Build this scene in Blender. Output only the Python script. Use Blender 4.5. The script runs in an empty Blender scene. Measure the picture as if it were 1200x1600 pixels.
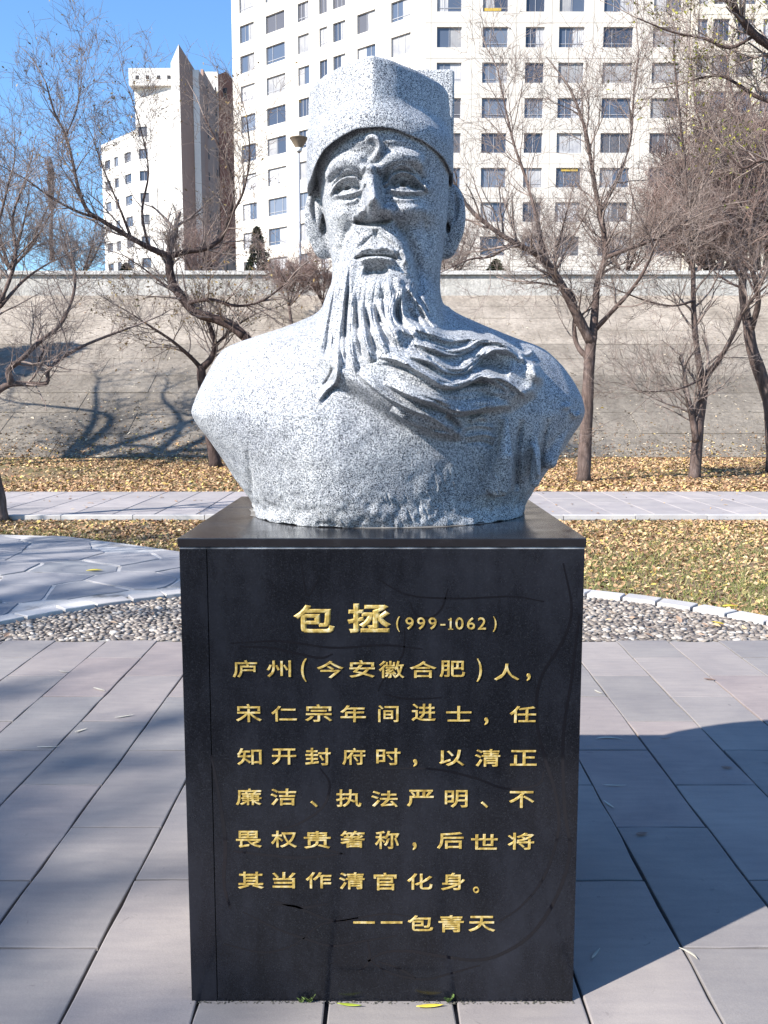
import bpy, bmesh, math, random, time
import numpy as np
from mathutils import Vector, Matrix
T0 = time.time()
rng = random.Random(7)
scene = bpy.context.scene
COL = scene.collection

# ------------------------------------------------------------------ camera, sky, sun, exposure
FPX, PITCH, CAM_H, CAM_D = 1407.0, math.radians(6.9), 1.6, 2.25
cam_data = bpy.data.cameras.new('camera')
cam_data.sensor_fit = 'VERTICAL'; cam_data.sensor_height = 36.0; cam_data.sensor_width = 27.0
cam_data.lens = 36.0 * FPX / 1600.0
cam_data.clip_start = 0.05; cam_data.clip_end = 3000
cam = bpy.data.objects.new('camera', cam_data); COL.objects.link(cam)
cam.location = (0, -CAM_D, CAM_H); cam.rotation_euler = (math.pi/2 - PITCH, 0, 0)
scene.camera = cam

SUN_EL = math.radians(36.0)
SUN_AZ = (-0.84, -0.54)                      # horizontal direction towards the sun
world = bpy.data.worlds.new('World'); scene.world = world
world.use_nodes = True
wn = world.node_tree.nodes; wl = world.node_tree.links
sky = wn.new('ShaderNodeTexSky'); sky.sky_type = 'NISHITA'; sky.sun_disc = False
sky.sun_elevation = SUN_EL; sky.sun_rotation = math.atan2(SUN_AZ[0], SUN_AZ[1])
sky.air_density = 1.4; sky.dust_density = 0.1; sky.ozone_density = 4.0
tint = wn.new('ShaderNodeMix'); tint.data_type = 'RGBA'; tint.blend_type = 'MULTIPLY'; tint.inputs[0].default_value = 1.0
tint.inputs[7].default_value = (0.74, 0.96, 1.22, 1)      # clear cold autumn blue over the whole sky
wl.new(sky.outputs['Color'], tint.inputs[6]); wl.new(tint.outputs[2], wn['Background'].inputs['Color'])
wn['Background'].inputs['Strength'].default_value = 0.085
sun_data = bpy.data.lights.new('sun', 'SUN'); sun_data.energy = 4.8; sun_data.angle = math.radians(0.53)
sun_data.color = (1.0, 0.955, 0.89)
sun = bpy.data.objects.new('sun', sun_data); COL.objects.link(sun)
sun.rotation_euler = Vector((SUN_AZ[0]*math.cos(SUN_EL), SUN_AZ[1]*math.cos(SUN_EL), math.sin(SUN_EL))).to_track_quat('Z', 'Y').to_euler()
sun.location = (-20, -14, 30)
scene.view_settings.view_transform = 'Standard'; scene.view_settings.look = 'None'
scene.view_settings.gamma = 1.0; scene.view_settings.use_curve_mapping = False
scene.view_settings.exposure = 1.27

# ------------------------------------------------------------------ helpers
def ray(px, py):
    u = (px-600)/FPX; v = (800-py)/FPX
    return u, math.cos(PITCH)+v*math.sin(PITCH), -math.sin(PITCH)+v*math.cos(PITCH)
def P(px, py, y):
    """point of the place at depth y that was measured at photo pixel (px, py)"""
    d = ray(px, py); t = (y+CAM_D)/d[1]
    return Vector((d[0]*t, y, CAM_H+d[2]*t))
def G(px, py, z=0.0):
    d = ray(px, py); t = (z-CAM_H)/d[2]
    return Vector((d[0]*t, d[1]*t-CAM_D, z))

def tag(o, label=None, cat=None, group=None, kind=None):
    if label: o['label'] = label
    if cat: o['category'] = cat
    if group: o['group'] = group
    if kind: o['kind'] = kind
    return o
def link(name, data, parent=None, loc=None):
    o = bpy.data.objects.new(name, data); COL.objects.link(o)
    if parent: o.parent = parent
    if loc is not None: o.location = loc
    return o
def empty(name, loc=(0,0,0), rz=0.0):
    o = bpy.data.objects.new(name, None); COL.objects.link(o)
    o.location = loc; o.rotation_euler = (0,0,rz); o.empty_display_size = 0.2
    return o
def child_at(o, parent):
    """parent o while its mesh stays in world coordinates (parents have no rotation)"""
    o.parent = parent; o.location = -Vector(parent.location); return o
def mesh_from(name, verts, faces, mat=None, smooth=False):
    me = bpy.data.meshes.new(name)
    me.from_pydata([tuple(v) for v in verts], [], faces)
    if mat: me.materials.append(mat)
    if smooth: me.polygons.foreach_set('use_smooth', [True]*len(me.polygons))
    me.update(); return me
def mesh_np(name, V, F, mat=None, smooth=False):
    """fast mesh from arrays; F is (n,3) or (n,4)"""
    me = bpy.data.meshes.new(name)
    V = np.ascontiguousarray(V, dtype=np.float32); F = np.ascontiguousarray(F, dtype=np.int32)
    k = F.shape[1]
    me.vertices.add(len(V)); me.vertices.foreach_set('co', V.ravel())
    me.loops.add(F.size); me.loops.foreach_set('vertex_index', F.ravel())
    me.polygons.add(len(F)); me.polygons.foreach_set('loop_start', np.arange(0, F.size, k, dtype=np.int32))
    me.polygons.foreach_set('use_smooth', np.full(len(F), smooth))
    me.update(calc_edges=True)
    if mat: me.materials.append(mat)
    return me

class MB:
    """collects simple solids; build() links them as one mesh object"""
    def __init__(s): s.v = []; s.f = []
    def add(s, v, f):
        n = len(s.v); s.v += [Vector(q) for q in v]; s.f += [tuple(i+n for i in q) for q in f]; return s
    def box(s, x0, x1, y0, y1, z0, z1):
        return s.add([(x0,y0,z0),(x1,y0,z0),(x1,y1,z0),(x0,y1,z0),(x0,y0,z1),(x1,y0,z1),(x1,y1,z1),(x0,y1,z1)],
                     [(0,3,2,1),(4,5,6,7),(0,1,5,4),(1,2,6,5),(2,3,7,6),(3,0,4,7)])
    def prism(s, poly, z0, z1):
        """upright prism over a 2D polygon (counter-clockwise)"""
        n = len(poly)
        return s.add([(p[0],p[1],z0) for p in poly]+[(p[0],p[1],z1) for p in poly],
                     [tuple(range(n-1,-1,-1)), tuple(range(n,2*n))]+[(i,(i+1)%n,n+(i+1)%n,n+i) for i in range(n)])
    def tube(s, pts, radii, sides=6, cap=True):
        pts = [Vector(p) for p in pts]; n = len(pts); V = []; F = []
        up = Vector((0.31,0.2,0.93)).normalized()
        for i, p in enumerate(pts):
            t = (pts[min(i+1,n-1)]-pts[max(i-1,0)]).normalized()
            a = t.cross(up)
            if a.length < 1e-3: a = t.cross(Vector((1,0,0)))
            a.normalize(); b = t.cross(a)
            for k in range(sides):
                w = 2*math.pi*k/sides
                V.append(p+(a*math.cos(w)+b*math.sin(w))*radii[i])
        for i in range(n-1):
            for k in range(sides):
                k2 = (k+1) % sides
                F.append((i*sides+k, i*sides+k2, (i+1)*sides+k2, (i+1)*sides+k))
        if cap:
            F.append(tuple(range(sides-1,-1,-1))); F.append(tuple(range((n-1)*sides, n*sides)))
        return s.add(V, F)
    def xform(s, M):
        s.v = [M @ v for v in s.v]; return s
    def build(s, name, mat, parent=None, smooth=False, bevel=0.0):
        me = mesh_from(name, s.v, s.f, mat, smooth)
        if bevel > 0:
            bm = bmesh.new(); bm.from_mesh(me)
            bmesh.ops.bevel(bm, geom=list(bm.edges), offset=bevel, segments=2, profile=0.7, affect='EDGES', clamp_overlap=True)
            bm.to_mesh(me); bm.free()
        o = link(name, me)
        if parent: child_at(o, parent)
        return o

# ------------------------------------------------------------------ materials
def new_mat(name, rough=0.8, spec=0.3):
    m = bpy.data.materials.new(name); m.use_nodes = True
    b = m.node_tree.nodes['Principled BSDF']
    b.inputs['Roughness'].default_value = rough
    b.inputs['Specular IOR Level'].default_value = spec
    return m, m.node_tree.nodes, m.node_tree.links, b
def coords(n, l, scale=(1,1,1), kind='Object'):
    tc = n.new('ShaderNodeTexCoord'); mp = n.new('ShaderNodeMapping')
    mp.inputs['Scale'].default_value = scale
    l.new(tc.outputs[kind], mp.inputs['Vector']); return mp.outputs['Vector']
def noise(n, l, vec, scale, detail=3, rough=0.55, dist=0.0):
    t = n.new('ShaderNodeTexNoise'); t.inputs['Scale'].default_value = scale
    t.inputs['Detail'].default_value = detail; t.inputs['Roughness'].default_value = rough
    t.inputs['Distortion'].default_value = dist
    l.new(vec, t.inputs['Vector']); return t
def ramp(n, l, fac, stops, interp='LINEAR'):
    r = n.new('ShaderNodeValToRGB'); r.color_ramp.interpolation = interp
    e = r.color_ramp.elements
    while len(e) < len(stops): e.new(0.5)
    for q, (p, c) in zip(e, stops):
        q.position = p; q.color = (c[0], c[1], c[2], 1)
    l.new(fac, r.inputs['Fac']); return r.outputs['Color']
def mixc(n, l, a, b, fac, mode='MIX'):
    m = n.new('ShaderNodeMix'); m.data_type = 'RGBA'; m.blend_type = mode
    for sock, val in ((m.inputs[6], a), (m.inputs[7], b), (m.inputs[0], fac)):
        if hasattr(val, 'links'): l.new(val, sock)
        elif isinstance(val, (int, float)): sock.default_value = val
        else: sock.default_value = (val[0], val[1], val[2], 1)
    return m.outputs[2]
def bump(n, l, b, height, strength=0.3, dist=0.01):
    bp = n.new('ShaderNodeBump'); bp.inputs['Strength'].default_value = strength
    bp.inputs['Distance'].default_value = dist
    l.new(height, bp.inputs['Height']); l.new(bp.outputs['Normal'], b.inputs['Normal']); return bp
def objrand(n): return n.new('ShaderNodeObjectInfo').outputs['Random']

def mottled(name, stops, scale=6, rough=0.85, detail=5, bump_s=0.25, bump_d=0.004, bscale=60, vary=0.0, spec=0.3, kind='Object'):
    m, n, l, b = new_mat(name, rough, spec)
    v = coords(n, l, kind=kind)
    c = ramp(n, l, noise(n, l, v, scale, detail).outputs['Fac'], stops)
    if vary > 0:
        r = ramp(n, l, objrand(n), [(0,(1-vary,)*3),(1,(1+vary*0.6,)*3)])
        c = mixc(n, l, c, r, 1.0, 'MULTIPLY')
    l.new(c, b.inputs['Base Color'])
    bump(n, l, b, noise(n, l, v, bscale, 4).outputs['Fac'], bump_s, bump_d)
    return m
def plain(name, col, rough=0.6, spec=0.3, metal=0.0):
    m, n, l, b = new_mat(name, rough, spec)
    v = coords(n, l)
    c = ramp(n, l, noise(n, l, v, 9, 3).outputs['Fac'], [(0.3,[q*0.86 for q in col]),(0.7,[min(1,q*1.1) for q in col])])
    l.new(c, b.inputs['Base Color']); b.inputs['Metallic'].default_value = metal
    return m
# ------------------------------------------------------------------ ground materials
M_soil = mottled('bare_soil', [(0.3,(0.10,0.075,0.055)),(0.55,(0.17,0.13,0.10)),(0.75,(0.22,0.17,0.12))], 1.2, 0.95, 6, 0.5, 0.02, 25)
def lawn_mat():
    m, n, l, b = new_mat('autumn_lawn', 0.95, 0.1)
    v = coords(n, l)
    big = noise(n, l, v, 0.45, 4, 0.6).outputs['Fac']
    c1 = ramp(n, l, noise(n, l, v, 14, 4, 0.7).outputs['Fac'], [(0.3,(0.07,0.08,0.03)),(0.5,(0.15,0.13,0.06)),(0.7,(0.25,0.20,0.11))])
    c2 = ramp(n, l, noise(n, l, v, 18, 5, 0.7).outputs['Fac'], [(0.3,(0.10,0.07,0.045)),(0.5,(0.21,0.15,0.095)),(0.7,(0.32,0.24,0.15))])
    f = ramp(n, l, big, [(0.42,(0,0,0)),(0.58,(1,1,1))])
    l.new(mixc(n, l, c1, c2, f), b.inputs['Base Color'])
    bump(n, l, b, noise(n, l, v, 30, 4, 0.7).outputs['Fac'], 0.8, 0.03)
    return m
M_lawn = lawn_mat()
def slab_mat(name, tones, vary, stain=0.5, warm=True, spec=0.25, rough=0.75):
    """sawn stone: each slab its own tone, soft blotches, fine grain, a little grime"""
    m, n, l, b = new_mat(name, rough, spec)
    v = coords(n, l, kind='Generated'); w = n.new('ShaderNodeNewGeometry').outputs['Position']
    rnd = objrand(n)
    c = ramp(n, l, rnd, tones, 'LINEAR')
    blot = ramp(n, l, noise(n, l, w, 2.2, 5, 0.62, 0.4).outputs['Fac'], [(0.3,(0.76,0.76,0.80)),(0.7,(1.10,1.09,1.07))])
    c = mixc(n, l, c, blot, stain+.3, 'MULTIPLY')
    fine = ramp(n, l, noise(n, l, w, 320, 2, 0.5).outputs['Fac'], [(0.3,(0.86,0.86,0.86)),(0.7,(1.1,1.1,1.1))])
    c = mixc(n, l, c, fine, 0.7, 'MULTIPLY')
    streak = n.new('ShaderNodeTexNoise'); streak.inputs['Scale'].default_value = 5; streak.inputs['Detail'].default_value = 6
    mp = n.new('ShaderNodeMapping'); mp.inputs['Scale'].default_value = (1, 7, 1); mp.inputs['Rotation'].default_value = (0,0,1.35)
    l.new(w, mp.inputs['Vector']); l.new(mp.outputs['Vector'], streak.inputs['Vector'])
    c = mixc(n, l, c, ramp(n, l, streak.outputs['Fac'], [(0.35,(0.84,0.84,0.87)),(0.6,(1.04,1.04,1.03))]), 0.45, 'MULTIPLY')
    spots = ramp(n, l, noise(n, l, w, 11, 4, 0.75, 1.0).outputs['Fac'], [(0.66,(1,1,1)),(0.74,(0.62,0.61,0.62))])
    c = mixc(n, l, c, spots, 0.8, 'MULTIPLY')
    l.new(c, b.inputs['Base Color'])
    bump(n, l, b, noise(n, l, w, 90, 4, 0.6).outputs['Fac'], 0.35, 0.002)
    return m
M_slab = slab_mat('paving_stone', [(0.0,(0.205,0.190,0.180)),(0.35,(0.248,0.225,0.211)),(0.5,(0.268,0.224,0.208)),(0.7,(0.210,0.198,0.190)),(0.85,(0.262,0.238,0.222)),(1.0,(0.285,0.250,0.230))], 0.1)
M_flag = slab_mat('flagstone', [(0.0,(0.20,0.205,0.215)),(0.5,(0.25,0.245,0.252)),(1.0,(0.29,0.28,0.28))], 0.1)
M_pathslab = slab_mat('path_stone', [(0.0,(0.30,0.275,0.265)),(0.5,(0.33,0.30,0.29)),(1.0,(0.37,0.335,0.32))], 0.1)
M_kerb = slab_mat('white_kerb_stone', [(0.0,(0.40,0.38,0.36)),(1.0,(0.50,0.48,0.455))], 0.1)
M_joint = mottled('joint_grit', [(0.35,(0.03,0.028,0.028)),(0.6,(0.06,0.055,0.052)),(0.8,(0.16,0.15,0.14))], 7, 0.95, 5, 0.6, 0.006, 80)
M_mortar = mottled('light_mortar', [(0.3,(0.07,0.065,0.06)),(0.5,(0.20,0.185,0.17)),(0.75,(0.36,0.34,0.32))], 9, 0.95, 5, 0.5, 0.005, 60)

M_mortar2 = mottled('pale_flag_mortar', [(0.32,(0.10,0.095,0.09)),(0.45,(0.38,0.36,0.34)),(0.75,(0.52,0.50,0.47))], 3, 0.95, 5, 0.5, 0.005, 60)
# the lawn and soil sheet that runs to the horizon
def sheet(name, poly, z, mat):
    return tag(link(name, mesh_from(name, [(p[0],p[1],z) for p in poly], [tuple(range(len(poly)))], mat)), kind='structure')
gnd = sheet('ground', [(-600,-600),(600,-600),(600,900),(-600,900)], -0.05, M_soil)
sheet('lawn', [(-60,3.0),(60,3.0),(60,26.5),(-60,26.5)], 0.0, M_lawn)

# ------------------------------------------------------------------ square paving in the foreground
BAND_Y = 3.72
paving = sheet('paving', [(-14,-9),(14,-9),(14,BAND_Y),(-14,BAND_Y)], 0.004, M_joint)
prng = random.Random(21)
PX0 = -0.845; PW = 0.3455; PLEN = 0.765
def slab_piece(x0, x1, y0, y1, z0, z1, mat, parent, name='paving_slab', chip=0.0035, r=None):
    r = r or prng
    n = 3
    pts = []
    def edge(ax, ay, bx, by, k):
        for i in range(k):
            t = i/k; j = r.uniform(-chip, chip)
            dx, dy = bx-ax, by-ay; L = math.hypot(dx, dy)
            pts.append((ax+dx*t-dy/L*j, ay+dy*t+dx/L*j))
    edge(x0,y0,x1,y0,3); edge(x1,y0,x1,y1,5); edge(x1,y1,x0,y1,3); edge(x0,y1,x0,y0,5)
    cx, cy = (x0+x1)/2, (y0+y1)/2; bv = 0.0016
    m = len(pts)
    tilt = r.uniform(-.0012,.0012), r.uniform(-.0008,.0008)
    def zt(p, z): return z+(p[0]-cx)*tilt[0]*3+(p[1]-cy)*tilt[1]*3
    V = [(p[0]-cx,p[1]-cy,z0) for p in pts]+[(p[0]-cx,p[1]-cy,zt(p,z1-bv)) for p in pts]
    V += [((p[0]-cx)*(1-bv*2.2/(x1-x0)*2),(p[1]-cy)*(1-bv*2.2/(y1-y0)*2),zt(p,z1)) for p in pts]
    F = [(i,(i+1)%m,m+(i+1)%m,m+i) for i in range(m)]+[(m+i,m+(i+1)%m,2*m+(i+1)%m,2*m+i) for i in range(m)]+[tuple(range(2*m,3*m))]
    o = link(name, mesh_from(name, V, F, mat), parent, (cx,cy,0)); return o
ph = 0
cols = [(-0.845+PW*i) for i in range(-7, 12)]
for i, x0 in enumerate(cols):
    g = 0.0065+prng.uniform(0,0.0035)
    # joints sit at 0.385 m steps, alternate columns shifted by half a slab
    off = 0.24 if (i % 2 == 0) else 0.24-0.3825
    y = off-PLEN*2
    while y < BAND_Y-0.02:
        y1 = min(y+PLEN, BAND_Y)
        if y1-y < 0.09: y += PLEN; continue
        cx, cy = x0+PW/2, (y+y1)/2
        # hidden beneath the plinth: skip
        if not (-0.44 < cx < 0.44 and y > 0.02 and y1 < 1.0) and y1 > -1.2:
            slab_piece(x0+g/2, x0+PW-g/2, y+0.0038, y1-0.0038, 0.0, 0.022+prng.uniform(0,0.0015), M_slab, paving)
        y += PLEN
PAVE_Z = 0.0

# ------------------------------------------------------------------ pebble band inside a ring of white kerb stones
CY_, CR = 2.15, 3.44
def arc_pts(r, x0, x1, n):
    out = []
    for i in range(n+1):
        x = x0+(x1-x0)*i/n; out.append((x, CY_+math.sqrt(max(0, r*r-x*x))))
    return out
a = arc_pts(CR+0.01, -3.05, 3.05, 60)
pebble_bed = sheet('pebble_bed', [(-3.05,BAND_Y),(3.05,BAND_Y)]+a[::-1], 0.008, M_mortar)
def pebble_mat():
    m, n, l, b = new_mat('river_pebble', 0.5, 0.4)
    v = coords(n, l)
    c = ramp(n, l, objrand(n), [(0.0,(0.075,0.06,0.055)),(0.2,(0.13,0.11,0.095)),(0.45,(0.19,0.16,0.135)),(0.7,(0.25,0.215,0.18)),(0.9,(0.33,0.285,0.24)),(1.0,(0.46,0.43,0.39))])
    c = mixc(n, l, c, ramp(n, l, noise(n, l, v, 1.5, 3).outputs['Fac'], [(0.3,(0.85,)*3),(0.7,(1.1,)*3)]), 1.0, 'MULTIPLY')
    l.new(c, b.inputs['Base Color']); return m
M_pebble = pebble_mat()
def pebble_mesh(seed):
    bm = bmesh.new(); bmesh.ops.create_icosphere(bm, subdivisions=1, radius=1.0)
    r = random.Random(seed)
    for v in bm.verts: v.co *= 1+r.uniform(-.14,.14)
    me = bpy.data.meshes.new('pebble'); bm.to_mesh(me); bm.free()
    me.materials.append(M_pebble); me.polygons.foreach_set('use_smooth', [True]*len(me.polygons)); return me
PEB = [pebble_mesh(k) for k in range(6)]
pr = random.Random(4); spots = []
grid = {}
for t in range(60000):
    x = pr.uniform(-3.0, 3.0); y = pr.uniform(BAND_Y+0.015, CY_+CR)
    if x*x+(y-CY_)**2 > (CR-0.02)**2: continue
    k = (int(x/0.05), int(y/0.05)); ok = True
    for i in (-1,0,1):
        for j in (-1,0,1):
            for q in grid.get((k[0]+i,k[1]+j), ()):
                if (q[0]-x)**2/1.5+(q[1]-y)**2 < 0.030**2: ok = False
    if ok:
        grid.setdefault(k, []).append((x,y)); spots.append((x,y))
spots.sort(key=lambda p: p[1])
inview = [p for p in spots if 0.135 < abs(p[0])/(p[1]+2.25) < 0.44]
rest = set(spots)-set(inview[:298])
first = inview[:298]
def pebble_place(p):
    s = pr.uniform(0.016,0.029)
    return (p[0],p[1],0.012+s*0.10), (pr.uniform(-.3,.3),pr.uniform(-.3,.3),pr.uniform(-0.7,0.7)), (s*pr.uniform(1.0,1.35),s*pr.uniform(.72,.95),s*pr.uniform(.38,.6))
for p in first:
    o = link('pebble', pr.choice(PEB), pebble_bed)
    o.location, o.rotation_euler, o.scale = pebble_place(p)
Vs = []; Fs = []; base = 0
pv = [np.array([v.co[:] for v in me.vertices]) for me in PEB]; pf = [np.array([p.vertices[:] for p in me.polygons]) for me in PEB]
from mathutils import Euler
for p in rest:
    k = pr.randrange(6); lo, ro, sc = pebble_place(p)
    M = np.array(Euler(ro).to_matrix())
    Vs.append((pv[k]*np.array(sc))@M.T+np.array(lo)); Fs.append(pf[k]+base); base += len(pv[k])
def pebble_mat2():
    m, n, l, b = new_mat('river_pebble_mixed', 0.5, 0.4)
    geo = n.new('ShaderNodeNewGeometry')
    c = ramp(n, l, geo.outputs['Random Per Island'], [(0.0,(0.075,0.06,0.055)),(0.2,(0.13,0.11,0.095)),(0.45,(0.19,0.16,0.135)),(0.7,(0.25,0.215,0.18)),(0.9,(0.33,0.285,0.24)),(1.0,(0.46,0.43,0.39))])
    l.new(c, b.inputs['Base Color']); return m
o = link('small_pebbles', mesh_np('small_pebbles', np.concatenate(Vs), np.concatenate(Fs), pebble_mat2(), True), pebble_bed); tag(o, kind='stuff')

kerb = sheet('kerb', [(p[0],p[1]) for p in arc_pts(CR+0.19,-3.2,3.2,60)]+arc_pts(CR,-3.2,3.2,60)[::-1], 0.006, M_joint)
ang = -66
while ang < 66:
    da = prng.uniform(4.3,6.0); a0, a1 = math.radians(ang+0.25), math.radians(ang+da-0.1)
    sk = prng.uniform(-.006,.006)
    ctr = ((CR+.1)*math.sin((a0+a1)/2), CY_+(CR+.1)*math.cos((a0+a1)/2))
    top = 0.045+prng.uniform(-.004,.004)
    pts = []
    for r_, s_, rev in ((CR, 1, 0), (CR+0.17+prng.uniform(-.008,.008), 1, 1)):
        aa = [a0+(a1-a0)*k/4 for k in range(5)]
        if rev: aa = aa[::-1]
        for q in aa: pts.append((r_*math.sin(q+sk*rev)+prng.uniform(-.003,.003), CY_+r_*math.cos(q+sk*rev)+prng.uniform(-.003,.003)))
    pts = [(p[0]-ctr[0],p[1]-ctr[1]) for p in pts]
    n = len(pts); bv = .006
    V = [(p[0],p[1],0) for p in pts]+[(p[0],p[1],top-bv) for p in pts]+[(p[0]*.965,p[1]*.965,top) for p in pts]
    F = [(i,(i+1)%n,n+(i+1)%n,n+i) for i in range(n)]+[(n+i,n+(i+1)%n,2*n+(i+1)%n,2*n+i) for i in range(n)]+[tuple(range(2*n,3*n))]
    o = link('kerb_stone', mesh_from('kerb_stone', V, F, M_kerb), kerb, (ctr[0],ctr[1],0))
    ang += da

# ------------------------------------------------------------------ irregular flagstones on the left
up_arc = [(-12,8.9),(-9,9.1),(-6.5,9.0),(-4.71,8.68),(-3.87,8.52),(-2.93,7.93),(-2.2,7.39),(-1.5,6.75),(-0.9,6.15),(-0.5,5.82)]
lo_arc = [(x, CY_+math.sqrt(max(0.0,(CR+0.19)**2-x*x))) for x in (-0.5,-1.0,-1.5,-2.0,-2.5,-3.0,-3.3)]+[(-3.5,2.9),(-3.55,BAND_Y-1.6),(-12,BAND_Y-1.6)]
flag_poly = up_arc+lo_arc
flagarea = sheet('flagstone_path', flag_poly[::-1], 0.0215, M_mortar2)
def inside(poly, x, y):
    c = False
    for k in range(len(poly)):
        a, b = poly[k], poly[(k+1) % len(poly)]
        if (a[1] > y) != (b[1] > y) and x < (b[0]-a[0])*(y-a[1])/(b[1]-a[1])+a[0]: c = not c
    return c
fr = random.Random(11); seeds = []
for t in range(9000):
    x = fr.uniform(-10.5, 0.2); y = fr.uniform(3.2, 9.6)
    if all(((x-q[0])/1.35)**2+(y-q[1])**2 > 0.43**2 for q in seeds): seeds.append((x,y))
def clip(poly, nx, ny, c):
    out = []
    for k in range(len(poly)):
        a, b = poly[k], poly[(k+1) % len(poly)]
        da, db = a[0]*nx+a[1]*ny-c, b[0]*nx+b[1]*ny-c
        if da <= 0: out.append(a)
        if (da < 0) != (db < 0) and abs(da-db) > 1e-9:
            t = da/(da-db); out.append((a[0]+(b[0]-a[0])*t, a[1]+(b[1]-a[1])*t))
    return out
def wob(cell, amp, r):
    out = []
    for k in range(len(cell)):
        a, b = cell[k], cell[(k+1) % len(cell)]
        L = math.hypot(b[0]-a[0], b[1]-a[1]); m = max(1, int(L/0.13))
        for i in range(m):
            t = i/m; j = 0 if i == 0 else r.uniform(-amp, amp)
            out.append((a[0]+(b[0]-a[0])*t-(b[1]-a[1])/max(L,.01)*j, a[1]+(b[1]-a[1])*t+(b[0]-a[0])/max(L,.01)*j))
    return out
nflag = 0
for (sx, sy) in seeds:
    if not inside(flag_poly, sx, sy): continue
    cell = [(sx-1.2,sy-1.2),(sx+1.2,sy-1.2),(sx+1.2,sy+1.2),(sx-1.2,sy+1.2)]
    gap = fr.uniform(0.009,0.024)
    for (qx, qy) in seeds:
        dx, dy = qx-sx, qy-sy; L = math.hypot(dx, dy)
        if 0 < L < 2.2:
            cell = clip(cell, dx/L, dy/L, ((sx+qx)/2*dx+(sy+qy)/2*dy)/L-gap)
            if len(cell) < 3: break
    # clip against the ring of kerb and the lawn edge
    if len(cell) >= 3 and (sy < 7 and sx > -3.4):
        dx, dy = sx-0, sy-CY_; L = math.hypot(dx, dy); cell = clip(cell, -dx/L, -dy/L, -(CR+0.215)-(0*dx+CY_*dy)/L)
    for k in range(len(up_arc)-1):
        a_, b_ = up_arc[k], up_arc[k+1]
        if len(cell) < 3: break
        if a_[0]-0.9 < sx < b_[0]+0.9:
            nx, ny = -(b_[1]-a_[1]), b_[0]-a_[0]; L = math.hypot(nx, ny); nx /= L; ny /= L
            cell = clip(cell, nx, ny, a_[0]*nx+a_[1]*ny-0.02)
    if len(cell) < 3: continue
    if abs(sx)/(sy+2.25) > 0.95: continue
    cell = wob(cell, 0.016, fr); n = len(cell)
    cx = sum(p[0] for p in cell)/n; cy = sum(p[1] for p in cell)/n; top = 0.030+fr.uniform(-.003,.003)
    pts = [(p[0]-cx,p[1]-cy) for p in cell]
    V = [(p[0],p[1],0) for p in pts]+[(p[0],p[1],top-.004) for p in pts]+[(p[0]*.985,p[1]*.985,top) for p in pts]
    F = [(i,(i+1)%n,n+(i+1)%n,n+i) for i in range(n)]+[(n+i,n+(i+1)%n,2*n+(i+1)%n,2*n+i) for i in range(n)]+[tuple(range(2*n,3*n))]
    link('flagstone', mesh_from('flagstone', V, F, M_flag), flagarea, (cx,cy,0)); nflag += 1

# ------------------------------------------------------------------ garden path across the lawn
PY0, PY1 = 10.18, 14.08
path = sheet('garden_path', [(-30,PY0),(30,PY0),(30,PY1),(-30,PY1)], 0.010, M_joint)
ppr = random.Random(31)
def simple_box_mesh(name, w, d, h, mat, bv=0.006):
    mb = MB(); V = [(-w/2,-d/2,0),(w/2,-d/2,0),(w/2,d/2,0),(-w/2,d/2,0)]
    top = [(x*(1-2*bv/w),y*(1-2*bv/d),h) for x,y,_ in V]; mid = [(x,y,h-bv) for x,y,_ in V]
    mb.add(V+mid+top, [(0,1,5,4),(1,2,6,5),(2,3,7,6),(3,0,4,7),(4,5,9,8),(5,6,10,9),(6,7,11,10),(7,4,8,11),(8,9,10,11)])
    return mesh_from(name, mb.v, mb.f, mat)
pm = simple_box_mesh('path_slab', 0.60-0.012, 1.2, 0.035, M_pathslab)
pm2 = simple_box_mesh('path_slab', 0.60-0.012, 0.60, 0.035, M_pathslab)
npath = 0
i = 0
x = -15.0
while x < 15.1:
    y = PY0+0.14; k = 0
    while y < PY1-0.1:
        L = 1.2
        if k == 0 and i % 2: L = 0.6
        if y+L > PY1: L = 0.6 if y+0.6 <= PY1+0.3 else 0
        if L == 0: break
        if True:
            o = link('path_slab', pm if L > 1 else pm2, path, (x+ppr.uniform(-.002,.002), y+L/2, ppr.uniform(-.003,.002))); npath += 1
        y += L+0.008; k += 1
    x += 0.60; i += 1
km = simple_box_mesh('kerb_stone', 0.99, 0.11, 0.075, M_kerb)
x = -15
while x < 15.1:
    link('kerb_stone', km, path, (x, PY0+0.06, ppr.uniform(-.004,.004)))
    x += 1.0

# lower the ground build-up so that the paving surface is the zero level
GZ = -0.0225
for o in list(COL.objects):
    if o.parent is None and o.type == 'MESH': o.location.z += GZ
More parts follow.
